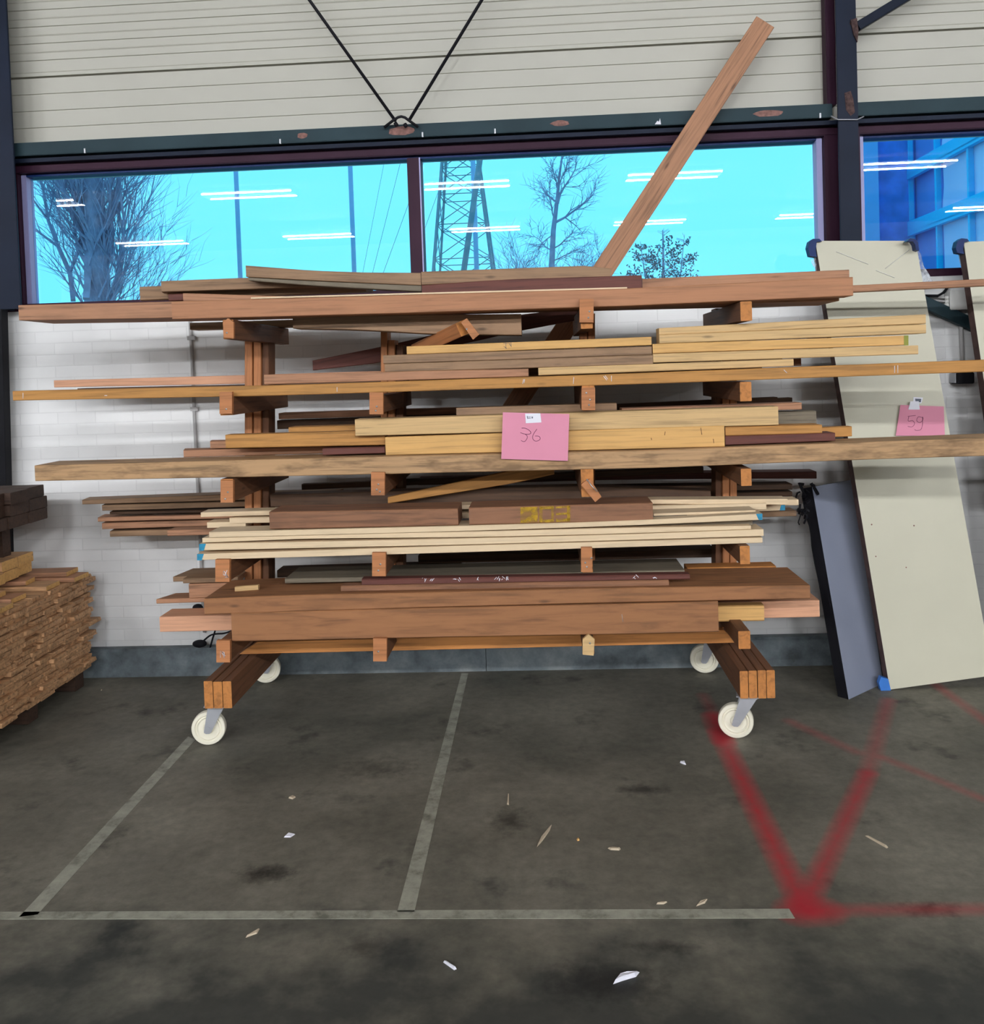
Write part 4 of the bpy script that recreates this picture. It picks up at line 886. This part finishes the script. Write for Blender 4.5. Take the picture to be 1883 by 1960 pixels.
while zz < .60:
    y = 3.62+random.uniform(-.03, .03)-(.0 if row else 0)
    yend = 4.80+random.uniform(-.03, .02)
    while y < yend:
        k = random.randrange(5)
        if y+wd[k] > yend+.05: break
        o = bpy.data.objects.new('sawn_plank', pm[k]); COL.objects.link(o)
        o.location = (XP+random.uniform(-.018, .018), y+wd[k]/2, zz+.0115); o.rotation_euler = (random.uniform(-.012, .012), 0, random.uniform(-.004, .004))
        tag(o, 'rough sawn softwood plank in the big pile on the left', 'plank', 'sawn planks of the big pile at left')
        y += wd[k]+.003
    zz += .0245; row += 1
    if row in (8, 16): zz += .006
for y in (3.75, 4.25, 4.7):
    o = bar('pile_bearer', (XP-1.2, y, .052), (XP-.05, y, .052), .09, .10, ['sawndark', 'sawndark']); tag(o, 'dark bearer under the big plank pile, %s' % {3.75: 'nearest', 4.25: 'middle one', 4.7: 'nearest the wall'}[y], 'bearer', 'bearers below the big pile')
# loose planks on the pile
for i, (y0, dx, dz, w, rot) in enumerate(((3.95, .0, 0, .15, .1), (4.2, -.05, 0, .12, -.06), (4.42, -.02, 0, .13, .05), (4.66, .03, 0, .14, -.12), (4.05, -.12, .024, .16, .25), (4.6, -.03, .024, .13, .15), (3.85, -.08, .024, .1, -.15), (4.35, -.14, .024, .1, .3))):
    o = bar('loose_plank', (XP-1.1, y0, zz+.012+dz), (XP+dx, y0+rot*.3, zz+.012+dz), w, .022, ['tan' if i % 2 else 'sawn', 'yellow'], ch=.002)
    tag(o, 'loose sawn plank on top of the big pile, %s' % ('nearest, in the lower layer', 'second nearest, lower layer', 'third, lower layer', 'by the wall, lower layer', 'wide one in the upper layer', 'by the wall, upper layer', 'nearest, in the upper layer', 'slanting narrow one, upper layer')[i], 'plank', 'loose planks on the big pile')
ztop = zz+.048
def stack(xc, y0, y1, z0, rows, w, t, mats, name, lab, grp):
    z = z0
    for r in range(rows):
        y = y0+random.uniform(-.01, .01); k = 0
        while y+w <= y1+.02:
            o = bar(name, (XP-1.1, y+w/2, z+t/2), (xc+random.uniform(-.025, .02), y+w/2, z+t/2), w-.004, t-.002, mats, ch=.004)
            tag(o, '%s, %s layer' % (lab, ('lowest', 'second', 'third', 'top')[r if rows > 2 else (0 if r == 0 else 3)]), 'plank', grp); y += w; k += 1
        z += t
    return z
xs2 = PY(74, 1060, 4.62).x
zl0 = max(PY(74, 1098, 4.62).z, ztop+.012)
for y in (3.8, 4.5): tag(bar('pile_bearer', (XP-1.1, y, (ztop+zl0)/2), (xs2-.1, y, (ztop+zl0)/2), .06, max(.01, zl0-ztop), ['sawndark', 'sawndark']), 'bearer between the big pile and the pale planks, %s' % ('near' if y < 4 else 'far'), 'bearer', 'bearers below the pale planks')
zt2 = stack(xs2, 3.6, 4.66, zl0, 2, .14, .052, ['sawn', 'yellow'], 'thick_plank', 'thick pale plank stacked above the big pile', 'pale thick planks above the big pile')
xs3 = PY(88, 960, 4.62).x; zd0 = PY(86, 992, 4.62).z
for y in (3.8, 4.45): tag(bar('pile_bearer', (XP-1.1, y, (zt2+zd0)/2), (xs3-.12, y, (zt2+zd0)/2), .07, max(.01, zd0-zt2), ['sawndark', 'sawndark']), 'bearer between pale and dark planks, %s' % ('near' if y < 4 else 'far'), 'bearer', 'bearers below the dark planks')
zt3 = stack(xs3, 3.6, 4.66, zd0, 3, .17, .060, ['sawndark', 'sawndark'], 'dark_plank', 'dark thick plank on top of the left piles', 'dark thick planks topping the left piles')

# ------------------------------------------------------------------ outdoors
tag(box('ground_outside', (-60, 5.3, -.1), (80, 130, 0), 'ground'), kind='structure')
def grow(bm, p, d, L, r, depth, spread, up, wig=.18, nseg=4, kids=3, seg=4):
    pts = [p.copy()]; rad = [r]; q = p.copy(); dd = d.copy(); starts = []
    for i in range(nseg):
        dd = (dd+Vector((random.gauss(0, wig), random.gauss(0, wig), random.gauss(0, wig)*.6+up))).normalized()
        q = q+dd*(L/nseg); pts.append(q.copy()); rad.append(max(r*(1-.75*(i+1)/nseg), r*.2)); starts.append((q.copy(), dd.copy(), rad[-1], (i+1)/nseg))
    add_tube(bm, pts, rad, seg if r > .02 else 3)
    if depth <= 0: return
    for q, dd, rr, t in starts:
        for _ in range(kids if t < 1 else kids-1):
            ax = Vector((random.gauss(0, 1), random.gauss(0, .7), random.gauss(0, .6))); s = ax-ax.dot(dd)*dd
            if s.length < .01: continue
            nd = (dd+s.normalized()*spread*random.uniform(.6, 1.2)).normalized()
            grow(bm, q, nd, L*random.uniform(.45, .68), max(rr*.62, .006), depth-1, spread, up, wig, max(3, nseg-1), kids, seg)
def tree(name, lab, base, limbs, trunk_pts, trunk_r, depth, spread, up, kids, tw=.18):
    root = empty(name, base); tag(root, lab, 'tree')
    tube('trunk', trunk_pts, trunk_r, 'bark', root, 9)
    bm = bmesh.new()
    for p, d, L, r in limbs: grow(bm, Vector(p)-base, Vector(d).normalized(), L, r, depth, spread, up, tw, 5, kids)
    obj('branches', bm, 'bark', root, Matrix.Translation(base)); return root
# big poplar
Y1 = 24; tb = PY(185, 570, Y1); base = Vector((tb.x+.1, Y1, 0)); tp = PY(180, 345, Y1)
limbs = []
for (a, b, r) in (((140, 575), (88, 345), .085), ((165, 572), (118, 340), .12), ((205, 560), (240, 340), .12), ((212, 575), (285, 360), .08), ((190, 470), (200, 330), .11), ((160, 470), (140, 330), .09), ((215, 585), (262, 400), .07)):
    A, B = PY(*a, Y1+random.uniform(-.6, .6)), PY(*b, Y1+random.uniform(-1, 1)); limbs.append((A, B-A, (B-A).length*1.2, r))
for i in range(36):
    z = random.uniform(2.6, 7.0); s = random.choice((-1, 1)); an = random.uniform(.25, .75)
    limbs.append(((base.x+s*.15, Y1+random.uniform(-.4, .4), z), (s*math.sin(an), random.uniform(-.4, .4), math.cos(an)), random.uniform(1.8, 2.7), random.uniform(.02, .04)))
tree('poplar_tree', 'big bare tree with thick trunk behind the left window pane', base, limbs, [base, PY(186, 580, Y1), PY(184, 450, Y1), PY(178, 340, Y1), PY(176, 240, Y1)], [.55, .33, .30, .26, .2], 2, .55, .10, 2, .17)
# slender tree
Y2 = 22; base = PY(1052, 560, Y2); base = Vector((base.x, Y2, 0)); T = lambda x, y: PY(x, y, Y2)
limbs = [(T(1067, 390), T(1140, 330)-T(1067, 390), 1.15, .03), (T(1064, 425), T(1150, 375)-T(1064, 425), 1.2, .035), (T(1062, 385), T(990, 345)-T(1062, 385), 1.0, .022), (T(1061, 420), T(1005, 385)-T(1061, 420), .8, .02), (T(1066, 360), T(1095, 310)-T(1066, 360), .7, .02),
         (T(1066, 360), T(1050, 310)-T(1066, 360), .6, .02), (T(1058, 450), T(1010, 470)-T(1058, 450), .8, .02), (T(1060, 475), T(1120, 440)-T(1060, 475), .75, .02), (T(1057, 480), T(1000, 470)-T(1057, 480), .7, .02), (T(1072, 310), T(1082, 295)-T(1072, 310), .5, .015),
         (T(1055, 500), T(1110, 485)-T(1055, 500), .8, .02)]
tree('slender_tree', 'slender bare tree in the middle of the right pane', base, limbs, [base, T(1055, 520), T(1059, 440), T(1066, 385), T(1070, 340), T(1077, 290)], [.13, .075, .06, .045, .03, .02], 2, .75, .03, 2, .3)
for nm, lab, cx, cy in (('shrub', 'low bare shrub left of the slender tree', 995, 505), ('shrub', 'low bare shrub right of the slender tree', 1130, 505)):
    base = Vector((PY(cx, cy, Y2+1).x, Y2+1, 0)); limbs = []
    for i in range(9):
        a = random.uniform(-.9, .9); limbs.append(((base.x, base.y, 2.9+random.uniform(0, .5)), (math.sin(a), random.uniform(-.2, .2), math.cos(a)), random.uniform(.8, 1.3), .016))
    tree(nm, lab, base, limbs, [base, base+Vector((0, 0, 3.1))], [.09, .05], 2, .6, .02, 2)
# leafy young tree
Y3 = 18; base = Vector((PY(1272, 600, Y3).x, Y3, 0)); root = empty('young_tree', base); tag(root, 'young tree with sparse leaves low in the right pane', 'tree')
tube('trunk', [base, PY(1270, 530, Y3), PY(1268, 440, Y3)], [.08, .03, .008], 'bark', root, 7)
bm = bmesh.new(); lf = bmesh.new()
for st_x, top in ((1225, 462), (1270, 437), (1310, 448)):
    A, B = PY(1272+(st_x-1272)*.7, 560, Y3), PY(st_x, top, Y3); add_tube(bm, [A-base, (A+B)/2-base, B-base], [.02, .012, .004], 4)
    for i in range(34):
        t = random.uniform(0, .95); p = A+(B-A)*t; s = random.choice((-1, 1)); L = (1-t)*.42+.08; e = p+Vector((s*L*random.uniform(.6, 1), random.uniform(-.2, .2), L*.55)); add_tube(bm, [p-base, e-base], [.005, .003], 3)
        for k in range(9):
            if t > .86: break
            c = p+(e-p)*random.uniform(.2, 1.05)+Vector((random.gauss(0, .03), random.gauss(0, .04), random.gauss(0, .03)))-base; a = random.uniform(0, 6.28); u = Vector((math.cos(a), 0, math.sin(a)))*.032; v = Vector((-math.sin(a), .4, math.cos(a)))*.013
            f = [lf.verts.new(c+q) for q in (-u, v, u, -v)]; lf.faces.new(f)
obj('branches', bm, 'bark', root, Matrix.Translation(base)); obj('leaves', lf, 'leaf', root, Matrix.Translation(base))
# pylon
YT = 60; c1 = PY(890, 515, YT); c2 = PY(880, 310, YT); wA = PY(944, 515, YT).x-PY(836, 515, YT).x; wB = PY(916, 310, YT).x-PY(850, 310, YT).x
zA, zB = c1.z, c2.z; sl = (wB-wA)/(zB-zA); wid = lambda z: max(.4, wA+sl*(z-zA)); xc = c1.x
root = empty('transmission_tower', (xc, YT, 0)); tag(root, 'steel lattice power pylon behind the right window pane', 'pylon')
def tc(sx, sy, z): return Vector((sx*wid(z)/2, sy*wid(z)/2, z))
for sx in (-1, 1):
    for sy in (-1, 1):
        bm = bmesh.new(); add_tube(bm, [tc(sx, sy, 0), tc(sx, sy, 22)], .11, 4); obj('leg', bm, 'farsteel', root, Matrix.Translation(root.location))
bm = bmesh.new(); z = 0
while z < 21:
    dz = wid(z)*.62
    for s in (-1, 1):
        for A, B in ((tc(-1, s, z), tc(1, s, z+dz)), (tc(1, s, z), tc(-1, s, z+dz)), (tc(s, -1, z), tc(s, 1, z+dz)), (tc(s, 1, z), tc(s, -1, z+dz)), (tc(-1, s, z), tc(1, s, z)), (tc(s, -1, z), tc(s, 1, z))): add_tube(bm, [A, B], .035, 3)
    z += dz
obj('lattice', bm, 'farsteel', root, Matrix.Translation(root.location))
for a, b, r, Y, mt, lab in (((450, 325), (461, 530), .075, 30, 'palepole', 'pale lamp pole behind the left pane, nearer the big tree'), ((668, 318), (680, 520), .075, 30, 'palepole', 'pale lamp pole behind the left pane, nearer the mullion'), ((905, 305), (912, 515), .09, 34, 'palepole', 'pale pole behind the pylon in the right pane'), ((918, 308), (888, 515), .09, 28, 'farsteel', 'dark leaning pole in front of the pylon')):
    A, B = PY(*a, Y), PY(*b, Y)
    if mt == 'palepole': x = (A.x+B.x)/2; A = Vector((x, Y, A.z+3)); B = Vector((x, Y, 0))
    else: d = (B-A)/(A.z-B.z); B = A+d*A.z; A = A-d*3
    tag(tube('outdoor_pole', [A, B], r, mt, None, 10), lab, 'pole')
for i, (a, b) in enumerate((((735, 312), (695, 518)), ((766, 312), (714, 518)), ((800, 340), (735, 518)), ((845, 350), (812, 440)))):
    A, B = PY(*a, 40), PY(*b, 40); tag(tube('power_line', [A+(A-B)*.4, B-(A-B)*.3], .010, 'farsteel', None, 4), 'thin slanting power line behind the window, %s' % ('leftmost', 'second from left', 'just left of the mullion', 'right of the mullion')[i], 'power line', 'power lines outside')
# neighbouring building, seen through the right window
nb = empty('neighbour_building', PY(1740, 700, 11.4)); nb.location.z = 0; tag(nb, 'blue framed neighbouring building seen through the right window', 'building')
def fbox(name, x0, x1, Y, mat, top=7.0, th=.4):
    a, b = PY(x0, 380, Y).x, PY(x1, 380, Y).x; return box(name, (a, Y, 0), (b, Y+th, top), mat, nb)
fbox('pillar', 1600, 1682, 11.30, 'facadecol'); fbox('wall_panel', 1680, 1752, 11.45, 'facadewall')
P0 = PY(1742, 335, 11.4); dirn = ray(1140, 680); dirn.z = 0; dirn.normalize(); nn = Vector((dirn.y, -dirn.x, 0))
def fp(x, y, off=0): return PP(x, y, P0+nn*off, nn)
def fbar(name, a, b, w, mat, off=0): 
    A, B = fp(*a, off), fp(*b, off); return bar(name, A, B, .06, w, mat, nb, up=(0, 0, 1) if abs((B-A).z) < (B-A).length*.7 else dirn)
# glazing slab
A = fp(1742, 300, .08); far = A; near = fp(1990, 300, .08)
hexa('glazing', [Vector((far.x, far.y, 7)), Vector((near.x, near.y, 7)), Vector((near.x, near.y, 0)), Vector((far.x, far.y, 0))], [Vector((far.x+.3, far.y+.1, 7)), Vector((near.x+.3, near.y+.1, 7)), Vector((near.x+.3, near.y+.1, 0)), Vector((far.x+.3, far.y+.1, 0))], 'facadedark', nb)
cur = [fp(x, y, .05) for x, y in smooth([(1808, 250), (1802, 275), (1804, 315), (1806, 355), (1804, 400), (1806, 450), (1808, 520)])]
bm = bmesh.new(); rr = fp(1990, 300, .05); pv = None
for p in cur:
    a = bm.verts.new(p); b = bm.verts.new((rr.x, rr.y, p.z))
    if pv: bm.faces.new((pv[0], pv[1], b, a))
    pv = (a, b)
ex = bmesh.ops.extrude_face_region(bm, geom=bm.faces[:]); bmesh.ops.translate(bm, vec=nn*.02, verts=[v for v in ex['geom'] if isinstance(v, bmesh.types.BMVert)])
o = obj('curtain', bm, 'facadepanel'); o.parent = nb; o.matrix_basis = Matrix.Translation(-nb.location)
for a, b, w in (((1740, 327), (1990, 190), .14), ((1740, 436), (1990, 340), .14), ((1740, 340), (1990, 203), .05), ((1740, 449), (1990, 353), .05)): fbar('horizontal_frame', a, b, w, 'facadeframe')
for x in (1742, 1794, 1857, 1935): fbar('vertical_frame', (x-3, 200), (x+6, 560), .045, 'facadeframe', .02)
